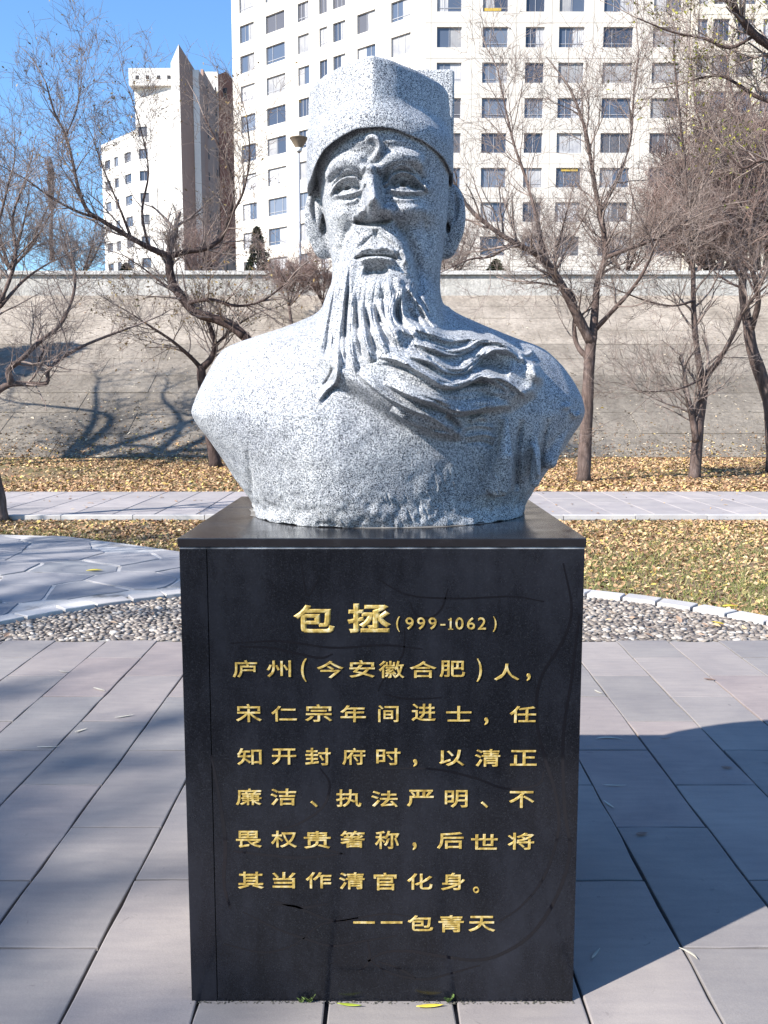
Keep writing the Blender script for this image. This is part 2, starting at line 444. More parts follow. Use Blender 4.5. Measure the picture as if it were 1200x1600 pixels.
# ------------------------------------------------------------------ embankment faced with concrete slabs, parapet on top
BK0, BKZ, BK1 = 24.6, 6.15, 37.0
def conc(name, tones, sc=0.5, rough=0.9):
    m, n, l, b = new_mat(name, rough, 0.2)
    w = n.new('ShaderNodeNewGeometry').outputs['Position']
    c = ramp(n, l, noise(n, l, w, sc, 6, 0.65).outputs['Fac'], tones)
    c = mixc(n, l, c, ramp(n, l, objrand(n), [(0,(0.95,)*3),(1,(1.05,)*3)]), 1.0, 'MULTIPLY')
    c = mixc(n, l, c, ramp(n, l, noise(n, l, w, 7, 6, 0.75).outputs['Fac'], [(0.35,(0.66,)*3),(0.65,(1.18,)*3)]), 0.9, 'MULTIPLY')
    mp = n.new('ShaderNodeMapping'); mp.inputs['Scale'].default_value = (2.2,.12,.12); l.new(w, mp.inputs['Vector'])
    c = mixc(n, l, c, ramp(n, l, noise(n, l, mp.outputs['Vector'], 1.0, 6, 0.7, 0.6).outputs['Fac'], [(0.40,(0.72,0.71,0.70)),(0.60,(1.05,)*3)]), 0.4, 'MULTIPLY')
    l.new(c, b.inputs['Base Color'])
    bump(n, l, b, noise(n, l, w, 9, 6, 0.8).outputs['Fac'], 0.9, 0.06)
    return m
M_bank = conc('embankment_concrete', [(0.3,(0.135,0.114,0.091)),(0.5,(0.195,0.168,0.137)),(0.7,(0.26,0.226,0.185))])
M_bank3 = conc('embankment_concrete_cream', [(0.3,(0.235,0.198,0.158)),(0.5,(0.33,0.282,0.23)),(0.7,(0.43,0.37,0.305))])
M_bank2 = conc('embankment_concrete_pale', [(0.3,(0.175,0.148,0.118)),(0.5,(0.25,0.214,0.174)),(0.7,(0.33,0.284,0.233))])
M_wall = conc('parapet_plaster', [(0.3,(0.38,0.36,0.33)),(0.5,(0.47,0.45,0.41)),(0.7,(0.55,0.52,0.48))], 0.9)
M_coping = conc('coping_stone', [(0.3,(0.50,0.48,0.45)),(0.7,(0.62,0.60,0.56))], 1.2)
bank = tag(link('embankment', mesh_from('embankment', [(-140,BK0,-.04),(140,BK0,-.04),(140,BK1,BKZ-.04),(-140,BK1,BKZ-.04)], [(0,1,2,3)], M_bank)), kind='structure')
sl = math.atan2(BKZ, BK1-BK0); SL = math.hypot(BKZ, BK1-BK0)
br = random.Random(8); s = 0; row = 0
rows_h = [1.45,1.45,1.45,1.4,1.4,1.35,1.35,1.3,1.3,1.3]
tot = sum(rows_h); rows_h = [h*SL/tot for h in rows_h]
bank_mesh = {}
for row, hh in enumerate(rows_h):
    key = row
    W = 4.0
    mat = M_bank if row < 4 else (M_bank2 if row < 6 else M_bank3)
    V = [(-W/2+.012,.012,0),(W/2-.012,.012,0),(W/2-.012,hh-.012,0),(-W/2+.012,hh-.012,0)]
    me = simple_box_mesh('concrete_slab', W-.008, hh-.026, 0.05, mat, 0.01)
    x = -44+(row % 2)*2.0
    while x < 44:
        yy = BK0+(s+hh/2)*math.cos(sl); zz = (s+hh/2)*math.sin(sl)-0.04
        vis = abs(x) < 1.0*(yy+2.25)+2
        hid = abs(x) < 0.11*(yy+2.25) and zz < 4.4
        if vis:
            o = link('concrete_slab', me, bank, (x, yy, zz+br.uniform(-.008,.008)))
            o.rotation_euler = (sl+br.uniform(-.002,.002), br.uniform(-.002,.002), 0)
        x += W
    s += hh
terr = sheet('upper_ground', [(-600,BK1),(600,BK1),(600,900),(-600,900)], BKZ, M_soil)
# parapet wall: sections with a coping each
wall = empty('parapet_wall', (0, BK1+0.3, BKZ-0.3)); tag(wall, 'long low grey parapet wall with pale coping along the top of the concrete bank', 'wall')
x = -45
wm = simple_box_mesh('wall_panel', 4.49, 0.35, 1.18, M_wall, 0.01); cm = simple_box_mesh('coping', 4.50, 0.55, 0.16, M_coping, 0.02)
while x < 45:
    link('wall_panel', wm, wall, (x, 0, 0)); link('coping', cm, wall, (x, -.02, 1.182)); x += 4.5
# ------------------------------------------------------------------ buildings
def facade_mat(name, col, line=0.8, bw=3.0, bh=3.0, kind='xz', vary=0.06):
    m, n, l, b = new_mat(name, 0.75, 0.25)
    w = coords(n, l)
    c = ramp(n, l, noise(n, l, w, 0.12, 5, 0.6).outputs['Fac'], [(0.3,[q*(1-vary) for q in col]),(0.7,[min(1,q*(1+vary)) for q in col])])
    c = mixc(n, l, c, ramp(n, l, noise(n, l, w, 2.5, 5, 0.7).outputs['Fac'], [(0.3,(0.93,)*3),(0.7,(1.03,)*3)]), 1.0, 'MULTIPLY')
    l.new(c, b.inputs['Base Color']); return m
M_white = facade_mat('white_tiled_facade', (0.60,0.555,0.49))
M_cream = facade_mat('cream_facade', (0.66,0.60,0.49))
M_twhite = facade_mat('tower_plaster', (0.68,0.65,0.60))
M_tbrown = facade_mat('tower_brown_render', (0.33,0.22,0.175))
M_brick = facade_mat('red_brick', (0.28,0.12,0.08))
M_dark = plain('dark_void', (0.03,0.03,0.035), 0.7)
M_joint2 = plain('facade_joint', (0.33,0.30,0.26), 0.9)
M_frame = plain('window_frame_grey', (0.34,0.34,0.36), 0.5, 0.4)
M_framew = plain('window_frame_white', (0.6,0.6,0.6), 0.5, 0.4)
def glass_mat():
    m, n, l, b = new_mat('window_glass', 0.12, 0.6)
    r = objrand(n)
    c = ramp(n, l, r, [(0.0,(0.05,0.06,0.085)),(0.35,(0.08,0.10,0.14)),(0.6,(0.14,0.16,0.20)),(0.8,(0.10,0.095,0.10)),(1.0,(0.20,0.20,0.22))], 'CONSTANT')
    v = coords(n, l)
    l.new(c, b.inputs['Base Color']); return m
M_glass = glass_mat()
M_curtain = mottled('pale_curtain', [(0.3,(0.30,0.30,0.32)),(0.7,(0.48,0.47,0.46))], 0.8, 0.9, 3, 0.2, .01, 9, 0.3)
M_sill = plain('ac_unit_white', (0.6,0.6,0.58), 0.6)
brng = random.Random(77)
def window_mesh(w, h, cols, kind):
    """window set in its reveal: local x across, z up, y into the wall; returns frame mesh"""
    f = MB(); d = 0.14; t = 0.055
    f.box(-w/2,-w/2+t,d,d+.06,0,h); f.box(w/2-t,w/2,d,d+.06,0,h); f.box(-w/2+t,w/2-t,d,d+.06,h-t,h); f.box(-w/2+t,w/2-t,d,d+.06,0,t)
    for c in cols: f.box(w*c-w/2-t*.4,w*c-w/2+t*.4,d+.005,d+.055,t,h-t)
    if kind: f.box(-w/2+t,w/2-t,d+.004,d+.05,h*.2-.025,h*.2+.025)
    return mesh_from('window', f.v, f.f, M_frame)
def pane_mesh(w, h):
    return mesh_from('pane', [(-w/2,.185,0),(w/2,.185,0),(w/2,.185,h),(-w/2,.185,h)], [(0,1,2,3)], M_glass)
def curtain_mesh(w, h, side):
    V = []; F = []; n = 10
    for i in range(n+1):
        x = -w/2+w*(i/n); V += [(x,.172-.0*i+(0.008 if i % 2 else 0),.0),(x,.172+(0.008 if i % 2 else 0),h)]
    for i in range(n): F.append((2*i,2*i+2,2*i+3,2*i+1))
    return mesh_from('curtain', V, F, M_curtain)
WCACHE = {}
def facade(parent, A, Bp, z0, z1, floors_z, wins, mat, thick=0.5, sill=True, curtains=True, jlines=()):
    """wall from A to B (ground plan), windows wins=[(x_centre, width)], each floor z with height h: walls pieced round real openings"""
    ax, ay = A; bx, by = Bp; L = math.hypot(bx-ax, by-ay); ang = math.atan2(by-ay, bx-ax)
    M = Matrix.Translation((ax,ay,0)) @ Matrix.Rotation(ang, 4, 'Z')
    mb = MB()
    xs = sorted(wins); fl = sorted(floors_z)
    # piers between windows as full-height strips, spandrels between floors
    cur = 0.0
    for (xc, w) in xs:
        mb.box(cur, xc-w/2, 0, thick, z0, z1); cur = xc+w/2
    mb.box(cur, L, 0, thick, z0, z1)
    for (xc, w) in xs:
        zc = z0
        for (z, h) in fl:
            mb.box(xc-w/2, xc+w/2, 0, thick, zc, z); zc = z+h
        mb.box(xc-w/2, xc+w/2, 0, thick, zc, z1)
    mb.xform(M); o = mb.build('facade_wall', mat, parent)
    # backing so that openings are closed behind the panes
    bk = MB().box(0.01, L-0.01, thick+.002, thick+.3, z0, z1-.05).xform(M); bk.build('inner_wall', M_dark, parent)
    jm = MB()
    for x in jlines: jm.box(x-.02, x+.02, -.004, -.001, z0, z1)
    for (z, h) in fl: jm.box(0, L, -.0075, -.0045, z+h+.32, z+h+.355)
    if jlines: jm.xform(M); jm.build('facade_joints', M_joint2, parent)
    for (xc, w) in xs:
        for fi, (z, h) in enumerate(fl):
            key = (round(w,2), round(h,2))
            if key not in WCACHE:
                WCACHE[key] = ([window_mesh(w,h,c,k) for c,k in (([.5],0),([.28,.72],1),([.33,.66],0),([.3],1))] if w > 1.3 else [window_mesh(w,h,c,k) for c,k in (([.5],0),([.35],1))], pane_mesh(w,h),
                    curtain_mesh(w*.42,h*.95,0), curtain_mesh(w*.9,h*.95,0))
            fr_, pa, c1, c2 = WCACHE[key]
            p = M @ Vector((xc, 0.0, z)); p = p-Vector(parent.location)
            wo = link('window', brng.choice(fr_), parent, p); wo.rotation_euler = (0,0,ang)
            link('pane', pa, wo)
            if curtains:
                r = brng.random()
                if r < .38:
                    s = brng.choice((-1,1)); link('curtain', c1, wo, (s*w*.26,0,h*.02))
                elif r < .58: link('curtain', c2, wo, (0,0,h*.02))
    return M

apt = empty('apartment_block', (3.7, 82, BKZ))
tag(apt, 'huge white apartment block with a grid of grey windows beyond the wall', 'building')
ZB, ZT = BKZ, 48.0
FH = 3.0
# frontal wing: photo rows of windows at y = 18, 70, 122 ... ; sill heights found from those rows
def rows_z(px, py_list, y, h): return [(P(px, py, y).z, h) for py in py_list]
wz = P(700, 74, 82).z            # bottom of the second row from the top
floorsR = [(wz+FH*k, 1.72) for k in range(-8, 6) if wz+FH*k > BKZ+1.0 and wz+FH*k < ZT-3]
def fx(px): return P(px, 300, 82).x
jx = fx(664)
winR = [((fx(a)+fx(b))/2-jx, (fx(b)-fx(a))) for a, b in ((681,719),(751,790),(817,846),(868,907),(936,982),(1012,1055))]
facade(apt, (jx,82), (fx(1074),82), ZB, ZT, floorsR, winR, M_white, jlines=(fx(672)-jx, fx(735)-jx, fx(803)-jx, fx(857)-jx, fx(921)-jx, fx(997)-jx))
# angled wing to the left: solve where each photo column meets the plan line
AL = (P(367,300,98).x, 98.0)
def onwing(px):
    # intersection in plan of the view ray with the line (jx,82)->AL
    d = ray(px, 300); ux, uy = d[0], d[1]
    ax, ay = AL; bx, by = jx, 82.0; dx, dy = bx-ax, by-ay
    # (ax+dx s) / (ay+dy s +CAM_D) = ux/uy
    k = ux/uy; s = (k*(ay+CAM_D)-ax)/(dx-k*dy); return s*math.hypot(dx, dy)
winL = [((onwing(a)+onwing(b))/2, onwing(b)-onwing(a)) for a, b in ((379,401),(419,448),(468,485),(501,513),(522,541),(559,587),(611,641))]
facade(apt, AL, (jx-0.02,82.0), ZB, ZT, [(z,h) for z,h in floorsR], winL, M_white)
roof = MB().prism([(AL[0],AL[1]+.01),(jx,82.02),(fx(1074)-.02,82.02),(fx(1074)-.02,96),(jx+2,98),(AL[0]+2,112)], ZT, ZT+.5); roof.build('roof', M_white, apt)
MB().box(fx(1074)-.5, fx(1074)-.01, 82.51, 96, ZB, ZT-.01).build('side_wall', M_cream, apt)
MB().xform(Matrix.Identity(4))
pl = MB().prism([(AL[0]-.02,AL[1]+.35),(AL[0]+.5,AL[1]+.45),(AL[0]+2.2,112),(AL[0]+1.7,112)], ZB, ZT-.02); pl.build('side_wall', M_white, apt)
# yellow banners hung in two windows
for px, py in ((770,14),(890,265)):
    c = P(px, py, 82); MB().box(c.x-.75, c.x+.75, 82.10, 82.13, c.z-.12, c.z+.12).build('banner', plain('yellow_cloth', (0.5,0.34,0.06)), apt)

# a second block set back on the right
blk = empty('rear_block', (34, 80.5, BKZ)); tag(blk, 'cream block with dark windows set back at the far right behind the bare thicket', 'building')
def fx2(px): return P(px, 100, 80.5).x
wz2 = P(1150, 120, 80.5).z
winB = [((fx2(a)+fx2(b))/2-fx2(1080), fx2(b)-fx2(a)) for a, b in ((1088,1104),(1112,1138),(1150,1178),(1190,1216),(1230,1256))]
facade(blk, (fx2(1080),80.5), (fx2(1290),80.5), ZB, 52, [(wz2+3.0*k, 1.8) for k in range(-7,6) if wz2+3.0*k > BKZ+1], winB, M_cream, jlines=(fx2(1144)-fx2(1080),))
MB().box(fx2(1080), fx2(1290), 80.5, 92, 52, 52.4).build('roof', M_cream, blk)

# the stepped tower on the left, 125 m away
tw = empty('stepped_tower', (-40, 128, BKZ)); tag(tw, 'white stepped tower with a brown side and a pointed fin, far left', 'building')
TY = 128.0
def tx(px, y=TY): return P(px, 200, y).x
def tz(py, y=TY): return P(250, py, y).z
zr = [tz(214)-k*2.95 for k in range(0, 18)]
zfl = [(z-0.0, 1.35) for z in zr if z > BKZ+1]
# low wing (left): top slopes; its face turns slightly away
lw = [(tx(a+4)-tx(157)+.5, 1.25) for a in (160, 176, 199)]
zl0 = tz(246); zll = [(zl0-k*2.95, 1.35) for k in range(0,16) if zl0-k*2.95 > BKZ+1]
facade(tw, (tx(157,136),136.0), (tx(215),TY+.3), ZB, tz(206), zll, [(1.7,1.7),(4.3,1.2),(7.6,1.9)], M_twhite, curtains=False)
MB().add([(tx(157,136),136,tz(206)-.9),(tx(215),TY+.3,tz(206)),(tx(215),TY+4,tz(206)),(tx(157,136),140,tz(206)-.9),(tx(157,136),136,tz(206)+.4),(tx(215),TY+.3,tz(200)),(tx(215),TY+4,tz(200)),(tx(157,136),140,tz(206)+.4)],
   [(0,3,2,1),(4,5,6,7),(0,1,5,4),(1,2,6,5),(2,3,7,6),(3,0,4,7)]).build('roof', M_twhite, tw)
# main shaft
facade(tw, (tx(212),TY), (tx(288),TY-1.0), ZB, tz(138), [q for q in zfl if q[0]+1.4 < tz(138)], [(1.0,1.3),(6.1,.7)], M_twhite, curtains=False)
MB().box(tx(207), tx(286), TY-1.12, TY+9, tz(138)+.01, tz(111)).build('crown_block', M_twhite, tw)
for k, px in enumerate((220,236,253,269)):
    MB().box(tx(px)-.22, tx(px)+.22, TY-1.16, TY-1.122, tz(126)-.15, tz(126)+.3).build('vent_opening', M_dark, tw)
# fin: triangular blade running back from the front edge
def blade(name, px, y0, y1, z_lo, z_front, z_peak, wid, mat, mat2):
    x = tx(px, y0)
    V = [(x-wid,y0,ZB),(x,y0,ZB),(x,y0,z_peak),(x-wid,y0,z_front),(x-wid+(y1-y0)*-.02,y1,ZB),(x+2.6,y1,ZB),(x+2.6,y1,z_front-1.5),(x-wid+(y1-y0)*-.02,y1,z_front-1.5)]
    F = [(0,1,2,3),(1,5,6,2),(5,4,7,6),(4,0,3,7),(3,2,6,7)]
    me = mesh_from(name, V, F, mat); me.materials.append(mat2); me.polygons[1].material_index = 1
    o = link(name, me); child_at(o, tw)
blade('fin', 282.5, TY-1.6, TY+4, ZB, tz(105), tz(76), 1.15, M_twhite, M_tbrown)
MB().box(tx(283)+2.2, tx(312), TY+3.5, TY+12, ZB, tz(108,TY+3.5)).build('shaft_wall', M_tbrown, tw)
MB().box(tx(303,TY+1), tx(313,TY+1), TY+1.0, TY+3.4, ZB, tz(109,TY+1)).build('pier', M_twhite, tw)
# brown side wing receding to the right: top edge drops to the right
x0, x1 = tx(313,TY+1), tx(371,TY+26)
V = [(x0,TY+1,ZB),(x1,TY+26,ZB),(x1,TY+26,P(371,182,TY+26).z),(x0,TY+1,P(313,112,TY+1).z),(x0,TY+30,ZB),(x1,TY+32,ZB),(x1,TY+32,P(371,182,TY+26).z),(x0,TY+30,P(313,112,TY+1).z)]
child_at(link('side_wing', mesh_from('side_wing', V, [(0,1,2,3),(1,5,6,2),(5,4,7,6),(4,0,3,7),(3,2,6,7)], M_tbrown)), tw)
for r_ in range(12):
    for c_ in range(4):
        t = 0.18+0.21*c_; xx = x0+(x1-x0)*t; yy = TY+1+25*t
        z = P(342,150,yy).z-r_*2.95
        if z < BKZ+2: continue
        wo = link('window', mesh_from('window', [(-.5,-.03,0),(.5,-.03,0),(.5,-.03,1.3),(-.5,-.03,1.3),(-.42,-.05,.08),(.42,-.05,.08),(.42,-.05,1.22),(-.42,-.05,1.22)], [(0,1,5,4),(1,2,6,5),(2,3,7,6),(3,0,4,7)], M_tbrown), tw, Vector((xx,yy-.02,z))-Vector(tw.location))
        wo.rotation_euler = (0,0,math.atan2(25, x1-x0))
        link('pane', mesh_from('pane', [(-.42,-.035,.08),(.42,-.035,.08),(.42,-.035,1.22),(-.42,-.035,1.22)], [(0,1,2,3)], M_dark), wo)
# roof house with gable
y = TY+12
MB().box(tx(322,y), tx(342,y), y, y+8, tz(120,y)-8, P(330,112,y).z).build('roof_house', M_twhite, tw)
xa, xb, xc = tx(342,y), tx(352,y), tx(367,y)
V = [(xa,y,BKZ+20),(xc,y+4,BKZ+20),(xc,y+4,P(367,126,y).z),(xb,y+1.5,P(352,106,y).z),(xa,y,P(342,117,y).z)]
V += [(a+1.5,b+8,c) for a,b,c in V]
child_at(link('gable_house', mesh_from('gable_house', V, [(0,1,2,3,4),(5,9,8,7,6),(0,5,6,1),(1,6,7,2),(2,7,8,3),(3,8,9,4),(4,9,5,0)], M_brick)), tw)
MB().box(tx(351,y)-.3, tx(351,y)+.3, y+.9, y+1.0, P(352,150,y).z, P(352,134,y).z).build('slit_window', M_dark, tw)

# ------------------------------------------------------------------ street lamp on the upper road
lamp = empty('street_lamp', (P(469,410,41).x, 41, BKZ)); tag(lamp, 'slim grey street lamp with a funnel-shaped head, beside the cap of the bust', 'street lamp')
c = lamp.location.copy(); zt = P(469,238,41).z
MB().tube([(c.x,41,BKZ),(c.x,41,BKZ+1.2),(c.x,41,zt)], [.075,.06,.045], 10).build('pole', plain('lamp_grey_paint', (0.22,0.23,0.26), 0.45, 0.4), lamp, True)
h = P(469,216,41).z-zt
def lathe(prof, n=20):
    V = []; F = []
    for r, z in prof:
        for k in range(n): V.append((r*math.cos(2*math.pi*k/n), r*math.sin(2*math.pi*k/n), z))
    for i in range(len(prof)-1):
        for k in range(n): F.append((i*n+k, i*n+(k+1)%n, (i+1)*n+(k+1)%n, (i+1)*n+k))
    return V, F
V, F = lathe([(.05,0),(.09,.02),(.12,.12),(.16,.22),(.40,h-.02),(.43,h),(.43,h+.03),(.38,h+.045),(0.001,h+.05)])
child_at(link('lamp_head', mesh_from('lamp_head', [(a+c.x,b+41,d+zt-.02) for a,b,d in V], F, plain('lamp_head_bronze', (0.22,0.17,0.12), 0.5, 0.4), True)), lamp)
V, F = lathe([(.10,.03),(.125,.05),(.165,.2),(.10,.21)])
child_at(link('lamp_glass', mesh_from('lamp_glass', [(a*1.06+c.x,b*1.06+41,d+zt-.02) for a,b,d in V], F, plain('frosted_lamp_glass', (0.6,0.6,0.6), 0.3, 0.5), True)), lamp)
# ------------------------------------------------------------------ granite materials
def granite_mat():
    m, n, l, b = new_mat('speckled_granite', 0.72, 0.35)
    v = coords(n, l)
    vo = n.new('ShaderNodeTexVoronoi'); vo.inputs['Scale'].default_value = 520; l.new(v, vo.inputs['Vector'])
    sep = n.new('ShaderNodeSeparateColor'); l.new(vo.outputs['Color'], sep.inputs['Color'])
    grain = ramp(n, l, sep.outputs['Red'], [(0.0,(0.015,0.017,0.022)),(0.15,(0.035,0.040,0.052)),(0.25,(0.16,0.17,0.19)),(0.48,(0.33,0.34,0.355)),(0.75,(0.50,0.505,0.51)),(1.0,(0.70,0.70,0.695))])
    vo2 = n.new('ShaderNodeTexVoronoi'); vo2.inputs['Scale'].default_value = 230; l.new(v, vo2.inputs['Vector'])
    sep2 = n.new('ShaderNodeSeparateColor'); l.new(vo2.outputs['Color'], sep2.inputs['Color'])
    big = ramp(n, l, sep2.outputs['Green'], [(0.0,(0.62,0.63,0.65)),(0.12,(0.85,0.86,0.88)),(0.25,(1,1,1)),(1,(1.06,1.06,1.05))])
    c = mixc(n, l, grain, big, 1.0, 'MULTIPLY')
    mps = n.new('ShaderNodeMapping'); mps.inputs['Scale'].default_value = (16,16,1.6); l.new(v, mps.inputs['Vector'])
    rain = ramp(n, l, noise(n, l, mps.outputs['Vector'], 1.0, 5, 0.65).outputs['Fac'], [(0.42,(0.80,0.80,0.82)),(0.56,(1.0,1.0,1.0))])
    c = mixc(n, l, c, rain, 0.55, 'MULTIPLY')
    st = ramp(n, l, noise(n, l, v, 3.2, 6, 0.65).outputs['Fac'], [(0.35,(0.80,0.81,0.84)),(0.62,(1.06,1.06,1.05))])
    c = mixc(n, l, c, st, 1.0, 'MULTIPLY')
    l.new(c, b.inputs['Base Color'])
    mpt = n.new('ShaderNodeMapping'); mpt.inputs['Scale'].default_value = (1.6,1,.35); mpt.inputs['Rotation'].default_value = (0.2,.5,0); l.new(v, mpt.inputs['Vector'])
    nz = noise(n, l, mpt.outputs['Vector'], 120, 5, 0.75)
    bump(n, l, b, nz.outputs['Fac'], 0.5, 0.005)
    return m
M_granite = granite_mat()

# ------------------------------------------------------------------ bust as an implicit surface
def smin(a, b, k):
    h = np.maximum(k-np.abs(a-b), 0)/k
    return np.minimum(a, b)-h*h*k*0.25
def smax(a, b, k): return -smin(-a, -b, k)

class Loft:
    """stack of rounded cross-sections: rows (z, xl, xr, yf, yb, p)"""
    def __init__(s, rows, yc, smooth=0.012, zlo=None, zhi=None, apex=None):
        s.apex = apex
        rows = sorted(rows); R = np.array(rows)
        s.z = np.linspace(R[0,0]-0.05, R[-1,0]+0.05, 700)
        k = max(1, int(smooth/(s.z[1]-s.z[0])))
        ker = np.exp(-0.5*(np.arange(-3*k, 3*k+1)/k)**2); ker /= ker.sum()
        s.t = []
        for j in range(1, 6):
            c = np.interp(s.z, R[:,0], R[:,j]); c = np.convolve(np.pad(c, 3*k, mode='edge'), ker, 'valid'); s.t.append(c)
        s.yc = yc; s.zlo = R[0,0] if zlo is None else zlo; s.zhi = R[-1,0] if zhi is None else zhi
    def __call__(s, x, y, z, k=0.0):
        xl, xr, yf, yb, p = [np.interp(z, s.z, c) for c in s.t]
        xc = (xl+xr)/2; a = np.maximum((xr-xl)/2, 0.004)
        if s.apex is not None:          # fullest point of the chest lies off centre
            xc = xc+np.interp(z, s.apex[0], s.apex[1])*np.clip((0.62-y)/0.25, 0, 1); a = np.maximum(np.where(x < xc, xc-xl, xr-xc), 0.004)
        yc = s.yc
        b = np.where(y < yc, yc-yf, yb-yc); b = np.maximum(b, 0.01)
        u = np.abs(x-xc)/a; w = np.abs(y-yc)/b
        g = (u**p+w**p+1e-9)**(1/p)
        # first-order distance
        gu = (u+1e-5)**(p-1)/a; gw = (w+1e-5)**(p-1)/b
        gr = np.sqrt(gu*gu+gw*gw)*np.maximum(g, 0.05)**(1-p)
        d = (g-1)/np.maximum(gr, 1.0/np.maximum(a, b))
        d = np.clip(d, -0.3, 0.6)
        cap = np.maximum(z-s.zhi, s.zlo-z)
        return smax(d, cap, k) if k > 0 else np.maximum(d, cap)

def rows_from(spec, y):
    out = []
    for py, L, R, yf, yb, p in spec:
        out.append((P(600, py, y).z, P(L, py, y).x, P(R, py, y).x, yf, yb, p))
    return out

TORSO = Loft([(1.2615, P(402,803,.6).x, P(814,803,.6).x, .185, 1.0, 2.3)] + rows_from([
    (780,396,820,.155,1.0,1.85),(750,372,843,.135,.99,1.76),(700,338,880,.115,.97,1.72),(665,311,903,.115,.95,1.74),(645,300,913,.12,.94,1.74),
    (622,307,908,.13,.93,1.74),(600,317,897,.145,.92,1.72),(575,330,880,.17,.9,1.72),(556,341,862,.195,.88,1.72),(543,352,845,.22,.86,1.72),
    (532,385,812,.25,.84,1.74),(518,430,775,.29,.82,1.74),(505,465,745,.325,.8,1.74),(495,488,722,.35,.8,1.74),(482,506,700,.37,.8,1.74)], .6), .6, 0.010, apex=([1.25,1.33,1.6,1.75,1.85],[-.06,-.11,-.14,-.06,0.0]))
HEAD = Loft(rows_from([
    (520,514,694,.36,.80,2.25),(480,516,690,.33,.80,2.25),(450,519,687,.285,.80,2.25),(425,520,688,.265,.80,2.25),(400,518,691,.256,.80,2.25),(375,514,694,.250,.81,2.25),
    (350,510,697,.246,.82,2.3),(325,505,699,.244,.82,2.3),(300,500,700,.246,.82,2.3),(270,497,700,.226,.82,2.3),
    (240,497,698,.216,.82,2.0),(215,502,692,.262,.82,1.85),(190,510,685,.26,.78,1.7)], .5), .5, 0.012)
BEARD = Loft(rows_from([
    (395,548,640,.262,.6,2.2),(425,528,664,.240,.6,2.2),(455,512,680,.222,.6,2.2),(485,501,690,.205,.6,2.1),
    (515,495,697,.172,.6,2.1),(545,494,706,.145,.6,2.1),(575,507,722,.120,.6,2.1),(600,530,738,.11,.6,2.1),(630,580,740,.13,.6,2.1)], .40), .42, 0.012)
# cap: front crown with a vertical ridge, taller band at the back
def yrow(px_l, px_r, z, yf, yb, p): return (z, P(px_l,200,.55).x*1.0, P(px_r,200,.55).x, yf, yb, p)
CAP_X0, CAP_X1 = P(484,210,.55).x, P(700,210,.55).x
CAP_TOP = P(583, 88, .25).z
CAP_RX = P(583, 150, .25).x

def curve0(pts, n=6):
    p = np.array(pts, float); t = np.arange(len(p)); tt = np.linspace(0, len(p)-1, (len(p)-1)*n+1)
    q = np.stack([np.interp(tt, t, p[:,0]), np.interp(tt, t, p[:,1])], 1); k = np.ones(7)/7
    return np.stack([np.convolve(np.pad(q[:,0], 3, mode='reflect', reflect_type='odd'), k, 'valid'), np.convolve(np.pad(q[:,1], 3, mode='reflect', reflect_type='odd'), k, 'valid')], 1)
def cap_sdf(x, y, z):
    # rounded plan that gathers into an upright ridge in front, sharper towards the flat top
    t = np.clip((z-2.34)/(CAP_TOP-2.34), 0, 1)
    q_ = np.clip((z-2.305)/0.10, 0, 1); q_ = q_*q_*(3-2*q_)
    p = 2.08-0.66*q_-np.where(x < CAP_RX, 0.06, 0.16)*t
    x0 = CAP_X0-0.004*(1-t)+0.004*t; x1 = CAP_X1+0.012-0.016*t
    rx = CAP_RX
    a = np.where(x < rx, rx-x0, x1-rx)
    yf = 0.194+0.040*t; yc = 0.50
    b = np.where(y < yc, yc-yf, 0.27)
    u = np.abs(x-rx)/a; w = np.abs(y-yc)/b
    g = (u**p+w**p+1e-9)**(1/p)
    gu = (u+0.02)**(p-1)/a; gw = (w+0.02)**(p-1)/b
    gr = np.sqrt(gu*gu+gw*gw)*np.maximum(g, 0.05)**(1-p)
    d = np.clip((g-1)/np.maximum(gr, 1/np.maximum(a, b)), -0.3, 0.6)
    d = smax(d, z-CAP_TOP-0.002, 0.022)
    # taller back band
    bx0, bx1 = BAND
    q = smax(smax(bx0-x, x-bx1, 0.010), smax(0.60-y, y-0.86, 0.03), 0.012)
    q = smax(q, z-BAND_TOP, 0.012)
    d = np.minimum(d, q)
    zb = np.interp(x, BR_X, BR_Z)
    # the underside is a slanted chamfer that rises inwards
    d = smax(d, (zb+1.15*np.clip(-d, 0, 0.05)-z)*0.62, 0.006)
    return d
BAND = (P(612,200,.64).x, P(708,200,.64).x); BAND_TOP = P(700,109,.61).z
_br = [(478,300),(489,280),(494,262),(502,247),(515,231),(530,219),(550,208),(570,201),(592,198),(612,201),(632,209),(650,218),(668,230),(684,245),(696,262),(703,282),(712,300)]
def _by(px): u = min(1, abs(px-590)/113); return .19+.31*(1-math.sqrt(1-u*u))
_br2 = [P(px,py,_by(px)) for px,py in curve0(_br)]
BR_X = np.array([v.x for v in _br2]); BR_Z = np.array([v.z for v in _br2])

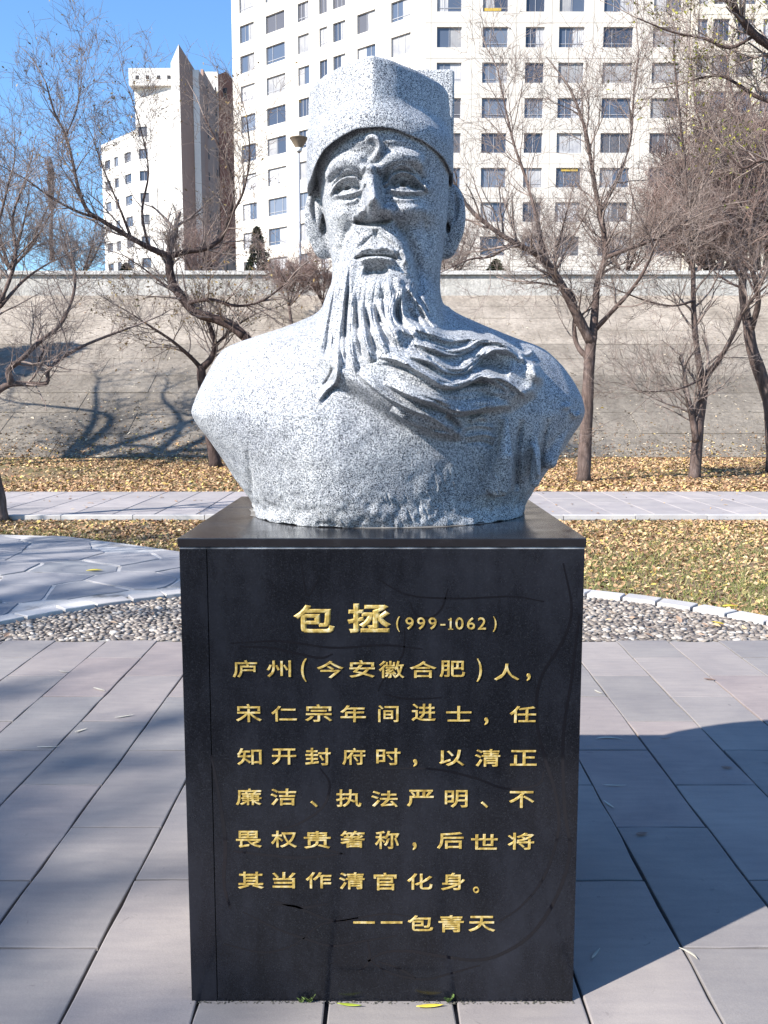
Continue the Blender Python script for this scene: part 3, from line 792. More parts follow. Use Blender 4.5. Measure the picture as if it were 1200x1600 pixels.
# ---- relief carved on the front, described as measured strokes (x, z) with a height towards the viewer
RES = 0.0016
RX0, RX1, RZ0, RZ1 = -0.70, 0.72, 1.20, 2.50
nx_, nz_ = int((RX1-RX0)/RES), int((RZ1-RZ0)/RES)
H = np.zeros((nx_, nz_), np.float32)
gx = RX0+np.arange(nx_)*RES; gz = RZ0+np.arange(nz_)*RES
def xz(pts, y): return np.array([(P(a,b,y).x, P(a,b,y).z) for a,b in pts])
def window(q, r):
    i0 = max(0, int((q[:,0].min()-r-RX0)/RES)); i1 = min(nx_, int((q[:,0].max()+r-RX0)/RES)+1)
    j0 = max(0, int((q[:,1].min()-r-RZ0)/RES)); j1 = min(nz_, int((q[:,1].max()+r-RZ0)/RES)+1)
    return i0, i1, j0, j1
def curve(pts, n=10):
    """Catmull-Rom through the measured points"""
    p = np.array(pts, float); p = np.vstack([2*p[0]-p[1], p, 2*p[-1]-p[-2]]); out = []
    for i in range(1, len(p)-2):
        for t in np.linspace(0, 1, n, endpoint=False):
            out.append(0.5*((2*p[i])+(-p[i-1]+p[i+1])*t+(2*p[i-1]-5*p[i]+4*p[i+1]-p[i+2])*t*t+(-p[i-1]+3*p[i]-3*p[i+1]+p[i+2])*t**3))
    out.append(p[-2]); return np.array(out)
def stroke(pts, amp, w, w2=None, y=.28, taper=(0.15,0.15), mode='add', n=8, amps=None, power=2.0):
    """ridge (amp>0) or groove (amp<0); w = width in photo pixels on the left of the direction of travel, w2 on the right"""
    c = curve(pts, n) if len(pts) > 2 else np.linspace(pts[0], pts[1], 8)
    q = xz(c, y); s = (y+CAM_D)/FPX
    wl_ = w*s; wr_ = (w if w2 is None else w2)*s
    R = 2.6*max(wl_, wr_); i0,i1,j0,j1 = window(q, R)
    if i1 <= i0 or j1 <= j0: return
    X, Z = np.meshgrid(gx[i0:i1], gz[j0:j1], indexing='ij')
    best = np.full(X.shape, 1e9); sgn = np.zeros(X.shape); tt = np.zeros(X.shape)
    seg = np.hypot(*(q[1:]-q[:-1]).T); L = np.concatenate([[0], np.cumsum(seg)]); L /= L[-1]
    for k in range(len(q)-1):
        a = q[k]; d = q[k+1]-a; dd = d@d+1e-12
        t = np.clip(((X-a[0])*d[0]+(Z-a[1])*d[1])/dd, 0, 1)
        ex = X-a[0]-t*d[0]; ez = Z-a[1]-t*d[1]; e = ex*ex+ez*ez
        m = e < best
        best = np.where(m, e, best); sgn = np.where(m, d[0]*ez-d[1]*ex, sgn); tt = np.where(m, L[k]+t*(L[k+1]-L[k]), tt)
    r = np.sqrt(best)/np.where(sgn > 0, wl_, wr_)
    prof = np.exp(-r**power)
    f = np.ones(X.shape)
    if taper[0] > 0: f *= np.clip(tt/taper[0], 0, 1)**0.7
    if taper[1] > 0: f *= np.clip((1-tt)/taper[1], 0, 1)**0.7
    A = amp if amps is None else np.interp(tt, np.linspace(0, 1, len(amps)), amps)
    h = A*prof*f
    if mode == 'add': H[i0:i1, j0:j1] += h
    elif mode == 'max': H[i0:i1, j0:j1] = np.maximum(H[i0:i1, j0:j1], h)
def blob(cx, cy, rx, ry, amp, y=.28, ang=0.0, power=2.0):
    c = xz([(cx,cy)], y)[0]; s = (y+CAM_D)/FPX; rx *= s; ry *= s
    R = 2.6*max(rx, ry); q = np.array([c])
    i0,i1,j0,j1 = window(q, R)
    X, Z = np.meshgrid(gx[i0:i1]-c[0], gz[j0:j1]-c[1], indexing='ij')
    ca, sa = math.cos(ang), math.sin(ang)
    u = (X*ca+Z*sa)/rx; v = (-X*sa+Z*ca)/ry
    H[i0:i1, j0:j1] += amp*np.exp(-(u*u+v*v)**(power/2))
def plateau(pts, amp, w, y):
    q = xz(pts, y); s = (y+CAM_D)/FPX; w *= s
    i0,i1,j0,j1 = window(q, w)
    X, Z = np.meshgrid(gx[i0:i1], gz[j0:j1], indexing='ij')
    ins = np.zeros(X.shape, bool); dist = np.full(X.shape, 1e9)
    for k in range(len(q)):
        a = q[k]; b = q[(k+1) % len(q)]; d = b-a
        t = np.clip(((X-a[0])*d[0]+(Z-a[1])*d[1])/(d@d), 0, 1)
        dist = np.minimum(dist, np.hypot(X-a[0]-t*d[0], Z-a[1]-t*d[1]))
        c = ((a[1] > Z) != (b[1] > Z)) & (X < (b[0]-a[0])*(Z-a[1])/(b[1]-a[1]+1e-12)+a[0])
        ins ^= c
    sd = np.where(ins, dist, -dist)/w
    t = np.clip(sd*0.5+0.5, 0, 1); H[i0:i1, j0:j1] += amp*t*t*(3-2*t)

# face -------------------------------------------------------------
FY = .250; FB = .205; FN = .155; FE = .288
blob(590,222, 60,18, .008, FY)                                     # forehead
stroke([(520,232),(545,226),(575,228)], .003, 4, 4, FY); stroke([(600,228),(630,226),(660,234)], .003, 4, 4, FY)
stroke([(577,266),(579,285),(581,300),(583,318)], 1, 11, 12, FB, (0,0), amps=[.036,.058,.080,.088], power=3.0)   # bridge
stroke([(582,294),(585,308),(588,321)], 1, 12, 12, FN, (.4,0), amps=[.006,.026,.034])
blob(587,319, 12,9, .020, FN, power=3)
blob(564,326, 7,7, .032, FN+.03, power=3); blob(606,325, 8,8, .036, FN+.03, power=3)
stroke([(572,316),(571,328)], -.010, 2, 2, FN); stroke([(600,316),(601,327)], -.010, 2, 2, FN)
stroke([(552,341),(566,345),(584,347),(600,345),(613,339)], -.038, 4, 4, FY, (.1,.1))  # under the nose
blob(566,335, 5,3.6, -.034, FY-.03); blob(597,335, 6,3.6, -.034, FY-.03)
# brows: heavy masses with a rounded lower edge
stroke([(503,260),(513,256),(528,253),(546,253),(560,258),(569,264)], .026, 11, 6, FB, (.05,.05))
stroke([(506,248),(530,241),(556,242),(572,248)], .014, 7, 7, FB)
stroke([(590,264),(600,258),(614,251),(632,248),(650,248),(664,252)], .028, 11, 6, FB, (.05,.03))
stroke([(592,248),(610,239),(640,237),(666,241)], .014, 7, 7, FB)
blob(581,261, 9.5,8, .020, FB, power=4)
# sockets
blob(541,284, 28,12, -.024, FE, power=3); blob(636,283, 31,12, -.028, FE, power=3)
blob(564,288, 5,11, -.016, FE); blob(603,286, 5,11, -.022, FE)
blob(511,288, 8,12, .010, FE); blob(672,285, 9,14, .012, FE)
# eyeballs and lids
EO = 0
def est(pts, *a, **k): stroke([(x, y+EO) for x, y in pts], *a, **k)
blob(542,289+EO, 20,9, .012, FE, power=3); blob(633,287+EO, 23,10, .014, FE, power=3)
est([(515,301),(521,291),(530,283),(542,280),(556,283),(564,291),(571,303)], .026, 3.2, 1.9, FE, (.04,.04))
est([(513,292),(522,280),(536,273),(550,273),(563,281)], .016, 2.8, 2.2, FE)
est([(518,301),(530,306),(545,307),(560,305),(570,302)], .022, 2.0, 3.2, FE)
est([(524,314),(537,318),(551,318),(563,312)], .009, 2.2, 3.5, FE)
est([(601,298),(609,287),(619,279),(632,276),(646,280),(658,290),(669,302)], .029, 3.2, 1.9, FE, (.04,.04))
est([(605,283),(615,273),(629,268),(643,271),(658,282)], .017, 2.8, 2.2, FE)
est([(605,301),(618,306),(634,307),(650,305),(664,300)], .023, 2.0, 3.2, FE)
est([(609,314),(624,319),(641,318),(656,312)], .011, 2.2, 4.0, FE)
est([(522,298),(531,293),(543,292),(555,293),(565,299)], -.028, 5.2, 4.6, FE)
est([(608,297),(619,291),(633,290),(648,292),(661,298)], -.030, 5.6, 5.0, FE)
blob(543,292+EO, 8,8, .012, FE, power=3); blob(630,290+EO, 8.5,8.5, .013, FE, power=3)
blob(543,293+EO, 4.6,4.6, -.026, FE, power=4); blob(630,291+EO, 5,5, -.028, FE, power=4)
# cheeks and folds
blob(645,328, 26,13, .030, FY); blob(528,328, 17,14, .024, FY)
blob(672,352, 22,24, -.016, FY); blob(638,352, 16,12, -.012, FY); blob(538,352, 10,10, -.010, FY)
stroke([(614,338),(630,358),(644,383),(653,412),(656,445),(650,480)], -.026, 8, 6, FY, (.1,.2))
stroke([(551,342),(540,360),(530,385),(524,410)], -.016, 5, 6, FY)
stroke([(516,335),(522,355),(533,372)], -.007, 3, 3, FY); stroke([(510,350),(518,368),(530,384)], -.006, 3, 3, FY)
stroke([(660,330),(668,360),(667,395)], -.007, 5, 5, FY)
# moustache, lips, chin hollow
stroke([(575,360),(565,370),(556,382),(549,396),(544,412),(541,430),(541,455),(543,480)], 1, 10, 10, FB+.02, (.15,.3), amps=[.004,.014,.022,.027,.027,.023,.018])
stroke([(599,361),(611,371),(623,384),(632,398),(638,414),(641,432)], 1, 10, 10, FB+.02, (.15,.3), amps=[.004,.015,.023,.027,.024,.018])
stroke([(587,358),(588,370)], -.010, 3.5, 3.5, FY)
for k in range(-1,5):
    stroke([(577-7*k,366+4*k),(566-6*k,378+5*k),(556-5*k,393+5*k),(551-4*k,408+4*k)], -.0045, 1.7, 1.7, FB+.02)
    stroke([(599+8*k,367+5*k),(611+7*k,379+6*k),(621+5*k,394+6*k),(628+4*k,410+5*k)], -.0045, 1.7, 1.7, FB+.02)
stroke([(556,395),(567,389),(578,386),(588,388),(598,386),(610,389),(622,397)], .018, 6, 3.5, FB+.02, (.1,.1))
stroke([(553,400),(570,397),(588,397),(606,398),(622,403)], -.026, 1.7, 2.0, FY-.02, (.05,.05))
stroke([(561,406),(574,404),(590,403),(606,405),(617,409)], .028, 5, 4.4, FB+.02, (.12,.12))
stroke([(568,420),(580,423),(594,422),(606,418)], -.034, 6.5, 8, FY-.01, (.2,.2))
blob(588,450, 25,16, .018, FB)
stroke([(627,388),(633,397),(634,410)], .018, 2.5, 2.5, FB)
stroke([(544,362),(538,380),(537,400)], .008, 3, 3, FY)
# crescent on the forehead
stroke([(570,217),(579,213),(588,217),(593,227),(590,237),(583,244),(574,247)], .026, 4.2, 4.2, FB, (.35,.35), power=4)
# head side details
stroke([(684,250),(687,280),(686,320),(682,360)], -.006, 4, 4, .42)

# beard -------------------------------------------------------------
BY = .20
plateau([(652,505),(700,514),(760,526),(800,541),(842,566),(856,590),(842,612),(800,634),(745,638),(722,650),(716,678),(690,676),(650,664),(604,640),(560,612),(520,590),(505,562),(560,520)], .068, 14, BY)
vl = [  # vertical locks between chin and chest
    ([(527,425),(517,460),(510,500),(504,540),(500,575)], .020,5,4),
    ([(533,430),(526,470),(521,510),(518,550),(520,580)], .018,4,4),
    ([(540,440),(536,480),(532,520),(532,560),(538,590)], .022,5,4),
    ([(551,455),(549,490),(548,525),(552,560),(560,590)], .024,5,4),
    ([(563,470),(566,505),(572,540),(583,570)], .028,7,5),
    ([(577,475),(583,505),(592,535),(604,558)], .028,7,5),
    ([(592,468),(601,498),(611,525),(626,545)], .028,7,5),
    ([(606,440),(611,465),(606,490),(613,515),(632,532)], .026,6,5),
    ([(622,432),(622,460),(614,485),(617,505),(634,522),(656,534)], .028,6,5),
    ([(630,445),(628,470),(630,495),(641,512),(660,524)], .024,4,4),
    ([(634,445),(648,465),(660,488),(671,510)], .022,4,4),
    ([(645,465),(659,480),(670,500),(680,514)], .018,3.5,3.5),
    ([(655,455),(668,475),(678,500),(690,516)], .016,4,4)]
for pts, a, w1, w2 in vl: stroke(pts, a, w1, w2, BY+.02, (.12,.15))
vg = [([(547,405),(544,440),(541,480),(540,520),(545,575)], -.026,2.6,2.6),
    ([(557,470),(559,505),(563,540),(571,565)], -.026,2.8,2.8),
    ([(571,480),(577,510),(586,545),(590,556)], -.034,3.2,3.2),
    ([(586,470),(592,500),(602,528),(612,545)], -.030,3.0,3.0),
    ([(598,450),(599,480),(604,505),(614,528)], -.020,2.4,2.4),
    ([(612,500),(617,512),(626,520)], -.018,2.4,2.4),
    ([(622,470),(621,495),(630,515),(643,527)], -.040,3.6,3.6),
    ([(640,482),(650,500),(662,514)], -.030,4,4),
    ([(651,470),(661,492),(675,514)], -.026,2.6,2.6),
    ([(531,440),(524,480),(520,520),(523,555)], -.012,2,2),
    ([(521,450),(513,500),(508,545)], -.010,2,2),
    ([(536,500),(534,540),(540,580)], -.012,1.8,1.8)]
for pts, a, w1, w2 in vg: stroke(pts, a, w1, w2, BY+.02, (.45,.3))
# fine hair lines
for k in range(0,26,2):
    x0 = 515+k*5.6; ph = k*1.7
    stroke([(x0+8+3*math.sin(ph),430+15*math.sin(ph*2.1)),(x0+2*math.cos(ph),480),(x0-4+k*0.9,530),(x0-8+k*2.0,572)], -.005, 1.3, 1.3, BY+.02, (.3,.3))
# small curl on the left
stroke([(524,560),(531,578),(528,596),(515,608),(503,620),(499,632)], .022, 5, 5, .17, (.1,.4))
stroke([(528,562),(534,580),(529,600),(516,612),(503,630)], -.020, 3.2, 3.2, .17, (.2,.2))
stroke([(523,575),(516,588),(505,602)], -.014, 2, 2, .17, (.2,.2))
# long locks sweeping over the left shoulder: travel to the right, steep on the right-hand (lower) side
sw = [
    ([(640,520),(668,526),(700,534),(735,528),(770,532),(800,546),(828,560)], .030,12,5),
    ([(640,540),(668,548),(700,556),(728,549),(750,537),(778,534),(806,545)], .036,9,3.2),
    ([(630,560),(662,568),(690,582),(718,583),(742,568),(770,548),(800,550),(822,566)], .042,11,3.4),
    ([(590,560),(620,568),(655,588),(690,606),(720,603),(748,590),(776,600),(795,614)], .042,11,3.4),
    ([(600,600),(640,620),(676,632),(706,646),(738,645),(768,637),(800,634)], .044,13,3.4),
    ([(560,585),(600,618),(640,640),(672,652),(700,672)], .030,10,3.6),
    ([(610,640),(640,660),(672,672),(704,680)], .026,6,3),
    ([(752,596),(776,592),(800,604),(826,622)], .028,6,3)]
for pts, a, w1, w2 in sw: stroke(pts, a*1.25, w1, w2*.8, BY, (.2,.2))
sg = [([(676,546),(702,554),(728,549),(750,537),(785,530)], -.020,2.6,2.6),
    ([(664,560),(690,580),(716,583),(740,567),(764,550)], -.020,3,3),
    ([(676,598),(700,610),(730,601),(760,599)], -.022,3,3),
    ([(674,626),(700,644),(735,648),(762,640)], -.026,4,4),
    ([(598,572),(622,577),(650,584)], -.014,2.6,3.4),
    ([(694,648),(708,660),(716,674)], -.040,5,5),
    ([(632,654),(655,666),(690,674)], -.022,3,3),
    ([(735,570),(765,566),(800,580)], -.040,12,12),
    ([(745,612),(772,622),(800,626)], -.026,6,6)]
for pts, a, w1, w2 in sw:
    for off in (-7, -3.5, 0.5, 3):
        stroke([(x, y+off+1.2*math.sin(x*.05+off)) for x, y in pts], -.007, 1.1, 1.1, BY, (.25,.25))
for pts, a, w1, w2 in vl:
    for off in (-2.6, 1.2): stroke([(x+off, y) for x, y in pts], -.006, 1.0, 1.0, BY+.02, (.25,.2))
for pts, a, w1, w2 in sg: stroke(pts, a*1.1, w1, w2, BY, (.25,.25))
def _lerp(a, b, t): return [(p[0]*(1-t)+q[0]*t, p[1]*(1-t)+q[1]*t) for p, q in zip(a, b)]
SA = [(640,522),(680,530),(715,535),(750,528),(790,535)]; SB = [(600,610),(640,628),(690,645),(735,646),(790,636)]
for k in range(22):
    stroke(_lerp(SA, SB, (k+.5*(k % 2))/22), -.0045, 1.4, 1.4, BY, (.3,.3))
# knot of hair and cloth on the shoulder
blob(835,583, 17,12, .050, .30, -0.5, 3); blob(822,612, 14,8, .020, .30)
stroke([(808,556),(822,566),(838,572),(850,578)], .030, 5, 5, .30)
stroke([(812,550),(826,553),(842,545)], .020, 3, 3, .32)
# robe: folds, edges and chisel marks ----------------------------------
RY = .24
stroke([(778,655),(770,690),(765,730),(756,770)], -.010, 8, 6, .30)
stroke([(812,655),(808,690),(809,730),(812,770)], -.024, 5, 5, .33, (.2,.1))
stroke([(822,690),(828,715),(833,745)], .020, 5, 4, .40)
stroke([(856,655),(849,690),(846,730),(840,765)], -.022, 5, 6, .38, (.2,.1))
stroke([(716,668),(745,664),(770,668)], .012, 3, 3, .26); stroke([(722,682),(752,678),(775,684)], .012, 3, 3, .26)
stroke([(724,692),(750,690),(772,698)], -.010, 3, 3, .26)
stroke([(730,660),(745,652),(760,655)], .016, 5, 4, .26)
stroke([(880,640),(892,650),(905,645)], .016, 4, 4, .5); blob(876,635, 9,5, .02, .5)
stroke([(400,700),(402,740),(398,775)], -.012, 2.2, 7, .42, (.2,.1))
rg = random.Random(5)
for cx, cy, n, sp in ((700,740,14,26),(690,770,10,30),(780,760,10,18),(760,715,8,14),(600,800,22,90),(860,690,8,16),(640,780,12,60)):
    for k in range(n):
        x = cx+rg.uniform(-sp, sp); y0 = cy+rg.uniform(-16, 16); L = rg.uniform(8, 26)
        stroke([(x,y0),(x+rg.uniform(1,5),y0+L*.5),(x+rg.uniform(3,9),y0+L)], rg.uniform(-.004,.0035), 1.5, 1.5, .22, (.3,.3))
BEARD_REGION = xz([(520,400),(560,352),(612,352),(645,400),(665,450),(690,505),(760,520),(850,560),(862,600),(800,645),(745,650),(716,690),(640,672),(560,625),(530,640),(492,640),(488,560),(505,480)], .2)

def lattice(seed):
    r = np.random.RandomState(seed); return r.rand(32, 32, 32).astype(np.float32)-0.5
_L1 = lattice(3)
def vnoise(x, y, z, s):
    x = x*s+100; y = y*s+100; z = z*s+100
    xi, yi, zi = np.floor(x).astype(int), np.floor(y).astype(int), np.floor(z).astype(int)
    fx, fy, fz = x-xi, y-yi, z-zi
    fx, fy, fz = fx*fx*(3-2*fx), fy*fy*(3-2*fy), fz*fz*(3-2*fz)
    o = 0
    for a in (0,1):
        for b in (0,1):
            for c in (0,1):
                o = o+_L1[(xi+a) % 32, (yi+b) % 32, (zi+c) % 32]*(fx if a else 1-fx)*(fy if b else 1-fy)*(fz if c else 1-fz)
    return o
def ell(x, y, z, c, r):
    u = np.sqrt(((x-c[0])/r[0])**2+((y-c[1])/r[1])**2+((z-c[2])/r[2])**2)
    return (u-1)*min(r)
def ear(x, y, z, px, side):
    c = P(px, 340, .54); ex = (x-c.x)*side
    # rotate the ear plate so it opens forward
    a = 0.5; u = ex*math.cos(a)-(y-c.y)*math.sin(a); w = ex*math.sin(a)+(y-c.y)*math.cos(a)
    zz = z-c.z
    d = (np.sqrt((u/0.050)**2+(zz/0.098)**2+(w/0.026)**2)-1)*0.026
    d2 = (np.sqrt(((u-0.004)/0.036)**2+((zz-0.026)/0.058)**2+((w+0.026)/0.026)**2)-1)*0.024
    d3 = (np.sqrt(((u+0.006)/0.022)**2+((zz+0.015)/0.040)**2+((w+0.02)/0.032)**2)-1)*0.020
    d4 = (np.sqrt(((u-0.012)/0.010)**2+((zz-0.02)/0.055)**2+((w+0.012)/0.012)**2)-1)*0.010
    d = smax(d, -np.minimum(d2, d3), 0.005); d = smin(d, d4, 0.006)
    lobe = (np.sqrt(((u+0.012)/0.026)**2+((zz+0.088)/0.030)**2+(w/0.022)**2)-1)*0.02
    return smin(d, lobe, 0.015)
FOLDS = [((790,660,.240),(789,712,.222),(780,758,.268),.008,.034),((834,670,.325),(838,712,.315),(836,752,.33),.006,.018),
         ((888,655,.475),(872,690,.425),(858,720,.415),.008,.024)]
FOLDS = [(P(*a), P(*b), P(*c), r0, r1) for a, b, c, r0, r1 in FOLDS]
def capsule(x, y, z, a, b, ra, rb):
    d = b-a; t = np.clip(((x-a.x)*d.x+(y-a.y)*d.y+(z-a.z)*d.z)/d.length_squared, 0, 1)
    return np.sqrt((x-a.x-t*d.x)**2+(y-a.y-t*d.y)**2+(z-a.z-t*d.z)**2)-(ra+(rb-ra)*t)
def field(x, y, z, parts=False):
    z0, z1 = z.min(), z.max(); y0 = y.min()
    far = np.full(x.shape, 0.5)
    u = (x-RX0)/RES; v = (z-RZ0)/RES
    ui = np.clip(u.astype(np.int32), 0, nx_-2); vi = np.clip(v.astype(np.int32), 0, nz_-2)
    fu = np.clip(u-ui, 0, 1); fv = np.clip(v-vi, 0, 1)
    if y0 < 0.62:
        h = (H[ui,vi]*(1-fu)+H[ui+1,vi]*fu)*(1-fv)+(H[ui,vi+1]*(1-fu)+H[ui+1,vi+1]*fu)*fv
        yy = y+h*np.clip((0.62-y)/0.16, 0, 1)
    else: yy = y
    rough = vnoise(x, y, z, 26)*0.0050
    if z0 < 1.95:
        r2 = rough
        if z0 < 1.42: r2 = rough+np.clip((1.42-z)/0.15, 0, 1)*(vnoise(x, y, z, 52)*0.009)
        t = TORSO(x, yy, z)+r2
        if z0 < 1.7:
            for a, b, c, ra, rb in FOLDS:
                t = smin(t, np.minimum(capsule(x, yy, z, a, b, ra, (ra+rb)/2), capsule(x, yy, z, b, c, (ra+rb)/2, rb)), 0.02)
    else: t = far
    bd = BEARD(x, yy, z, 0.03)+rough*0.3 if (z1 > 1.4 and z0 < 2.1) else far
    tb = smin(t, bd, 0.035)
    if z1 > 1.7:
        hd = HEAD(x, yy, z, 0.03)+rough*0.4
        if z1 > 1.95 and z0 < 2.35:
            hd = smin(hd, ear(x, y, z, 703, 1), 0.018); hd = smin(hd, ear(x, y, z, 500, -1), 0.018)
    else: hd = far
    bodyd = np.maximum(smin(hd, tb, 0.022), 1.2615-z)
    cp = cap_sdf(x, y, z)+rough*0.5 if z1 > 2.15 else far
    d = np.minimum(bodyd, cp)
    if parts: return d, cp, hd, tb
    return d
def batched(f, V, n=60000):
    o = np.argsort(V[:,2]); out = None
    for s in range(0, len(V), n):
        k = o[s:s+n]; r = f(V[k])
        if out is None: out = np.zeros((len(V),)+r.shape[1:])
        out[k] = r
    return out

def mesh_implicit(f, lo, hi, h, B=8):
    n = np.ceil((np.array(hi)-np.array(lo))/h/B).astype(int)
    N = n*B+1
    val = np.full(N, 1.0, np.float32)
    cx, cy, cz = np.meshgrid(*[np.arange(k) for k in n], indexing='ij')
    cells = np.stack([cx.ravel(), cy.ravel(), cz.ravel()], 1)
    cen = (cells+0.5)*B*h+np.array(lo)
    d = batched(lambda q: f(q[:,0], q[:,1], q[:,2]), cen)
    keep = np.abs(d) < 0.87*B*h+0.022
    sgn = d
    # fill signs of skipped blocks
    for c in cells[(~keep) & (d < 0)]:
        val[c[0]*B:(c[0]+1)*B+1, c[1]*B:(c[1]+1)*B+1, c[2]*B:(c[2]+1)*B+1] = -1
    kb = cells[keep]; kb = kb[np.argsort(kb[:,2], kind='stable')]; loc = np.arange(B+1)
    LX, LY, LZ = np.meshgrid(loc, loc, loc, indexing='ij')
    for s in range(0, len(kb), 160):
        b = kb[s:s+160]
        X = (b[:,0,None]*B+LX.ravel()[None])*h+lo[0]
        Y = (b[:,1,None]*B+LY.ravel()[None])*h+lo[1]
        Z = (b[:,2,None]*B+LZ.ravel()[None])*h+lo[2]
        D = f(X.ravel(), Y.ravel(), Z.ravel()).reshape(len(b), B+1, B+1, B+1)
        for q, c in enumerate(b):
            val[c[0]*B:(c[0]+1)*B+1, c[1]*B:(c[1]+1)*B+1, c[2]*B:(c[2]+1)*B+1] = D[q]
    ins = val < 0
    # active cells
    s8 = sum(ins[a:N[0]-1+a, b:N[1]-1+b, c:N[2]-1+c].astype(np.int8) for a in (0,1) for b in (0,1) for c in (0,1))
    act = (s8 > 0) & (s8 < 8)
    idx = -np.ones(act.shape, np.int32); A = np.argwhere(act); idx[act] = np.arange(len(A))
    acc = np.zeros((len(A), 3)); cnt = np.zeros(len(A))
    corners = [(a,b,c) for a in (0,1) for b in (0,1) for c in (0,1)]
    vv = {c: val[A[:,0]+c[0], A[:,1]+c[1], A[:,2]+c[2]] for c in corners}
    for c in corners:
        for ax in range(3):
            if c[ax] == 0:
                c2 = tuple(c[k]+(k == ax) for k in range(3))
                a, b = vv[c], vv[c2]; m = (a < 0) != (b < 0)
                t = np.where(m, a/(a-b+1e-12), 0)
                p = np.zeros((len(A), 3)); p += c; p[:,ax] += t
                acc += p*m[:,None]; cnt += m
    V = (A+acc/cnt[:,None])*h+np.array(lo)
    F = []
    for ax in range(3):
        sl0 = [slice(1, -1)]*3; sl0[ax] = slice(0, -1)
        sl1 = [slice(1, -1)]*3; sl1[ax] = slice(1, None)
        a = ins[tuple(sl0)]; b = ins[tuple(sl1)]
        E = np.argwhere(a != b)
        off = np.array([1,1,1]); off[ax] = 0
        e = E+off
        inside_first = a[E[:,0],E[:,1],E[:,2]]
        b1, b2 = [(1,2),(2,0),(0,1)][ax]
        def cid(d1, d2):
            q = e.copy(); q[:,b1] -= d1; q[:,b2] -= d2; return idx[q[:,0],q[:,1],q[:,2]]
        q = np.stack([cid(1,1), cid(0,1), cid(0,0), cid(1,0)], 1)
        q[~inside_first] = q[~inside_first][:, ::-1]
        F.append(q)
    F = np.concatenate(F); F = F[(F >= 0).all(1)]
    return V, F

def build_bust():
    t = time.time()
    V, F = mesh_implicit(field, (-0.68,0.0,1.2555), (0.70,1.06,2.70), 0.0029)
    # pull vertices on to the surface and take exact normals
    e = 0.0014
    def allf(q):
        g = np.stack([field(q[:,0]+e*(k == 0), q[:,1]+e*(k == 1), q[:,2]+e*(k == 2))-field(q[:,0]-e*(k == 0), q[:,1]-e*(k == 1), q[:,2]-e*(k == 2)) for k in range(3)], 1)/(2*e)
        return np.concatenate([g, np.stack(field(q[:,0], q[:,1], q[:,2], True), 1)], 1)
    R = batched(allf, V)
    g = R[:,:3]; d, cp, hd, tb = R[:,3], R[:,4], R[:,5], R[:,6]; L = np.maximum(np.linalg.norm(g, axis=1), 0.3)
    V = V-np.clip(d/L, -0.0012, 0.0012)[:,None]*g/L[:,None]
    N = g/np.maximum(np.linalg.norm(g, axis=1), 1e-6)[:,None]
    # split by what the stone shows there
    q = BEARD_REGION; ins = np.zeros(len(V), bool)
    for k in range(len(q)):
        a, b = q[k], q[(k+1) % len(q)]
        ins ^= ((a[1] > V[:,2]) != (b[1] > V[:,2])) & (V[:,0] < (b[0]-a[0])*(V[:,2]-a[1])/(b[1]-a[1]+1e-12)+a[0])
    cls = np.where(cp < np.minimum(hd, tb), 0, np.where(ins & (V[:,1] < 0.42), 2, np.where(hd < tb, 1, 3)))
    fc = cls[F].min(1)
    root = empty('granite_bust', (0.0, 0.6, 1.2615))
    tag(root, 'pale speckled granite bust of a long-bearded man in a tall cap', 'statue')
    names = ['cap', 'head', 'beard', 'robe']
    for k in range(4):
        f = F[fc == k]; used = np.unique(f); mp = np.full(len(V), -1); mp[used] = np.arange(len(used))
        me = mesh_np(names[k], V[used], mp[f], M_granite, True)
        me.normals_split_custom_set_from_vertices(N[used].astype(np.float32))
        o = link(names[k], me); child_at(o, root)
    print('bust', len(F), 'quads', round(time.time()-t, 1), 's')
    return root
bust = build_bust()
# ------------------------------------------------------------------ black granite plinth
def black_mat():
    m, n, l, b = new_mat('polished_black_granite', 0.1, 0.5)
    v = coords(n, l)
    vo = n.new('ShaderNodeTexVoronoi'); vo.inputs['Scale'].default_value = 420; l.new(v, vo.inputs['Vector'])
    sep = n.new('ShaderNodeSeparateColor'); l.new(vo.outputs['Color'], sep.inputs['Color'])
    c = ramp(n, l, sep.outputs['Red'], [(0,(0.003,0.0035,0.005)),(0.6,(0.005,0.0055,0.008)),(0.95,(0.008,0.009,0.012)),(1,(0.016,0.017,0.02))])
    mp = n.new('ShaderNodeMapping'); mp.inputs['Scale'].default_value = (5,5,2.2); l.new(v, mp.inputs['Vector'])
    st = noise(n, l, mp.outputs['Vector'], 1.0, 6, 0.7)
    dust = ramp(n, l, st.outputs['Fac'], [(0.42,(0,0,0)),(0.72,(1,1,1))])
    c = mixc(n, l, c, (0.023,0.025,0.034), mixc(n, l, (0,0,0), dust, 0.5))
    sp = ramp(n, l, noise(n, l, v, 70, 2, 0.9).outputs['Fac'], [(0.77,(0,0,0)),(0.80,(1,1,1))])
    c = mixc(n, l, c, (0.16,0.16,0.165), mixc(n, l, (0,0,0), sp, 0.7))
    l.new(c, b.inputs['Base Color'])
    r = ramp(n, l, st.outputs['Fac'], [(0.35,(0.09,)*3),(0.7,(0.25,)*3)])
    l.new(r, b.inputs['Roughness']); b.inputs['Specular IOR Level'].default_value = 0.32
    return m
M_black = black_mat()
def blacktop_mat():
    m, n, l, b = new_mat('dusty_black_granite_top', 0.28, 0.5)
    v = coords(n, l)
    c = ramp(n, l, noise(n, l, v, 5, 6, 0.65).outputs['Fac'], [(0.3,(0.007,0.006,0.008)),(0.55,(0.012,0.011,0.013)),(0.75,(0.028,0.026,0.029))])
    l.new(c, b.inputs['Base Color']); 
    l.new(ramp(n, l, noise(n, l, v, 9, 5).outputs['Fac'], [(0.3,(0.07,)*3),(0.7,(0.26,)*3)]), b.inputs['Roughness']); return m
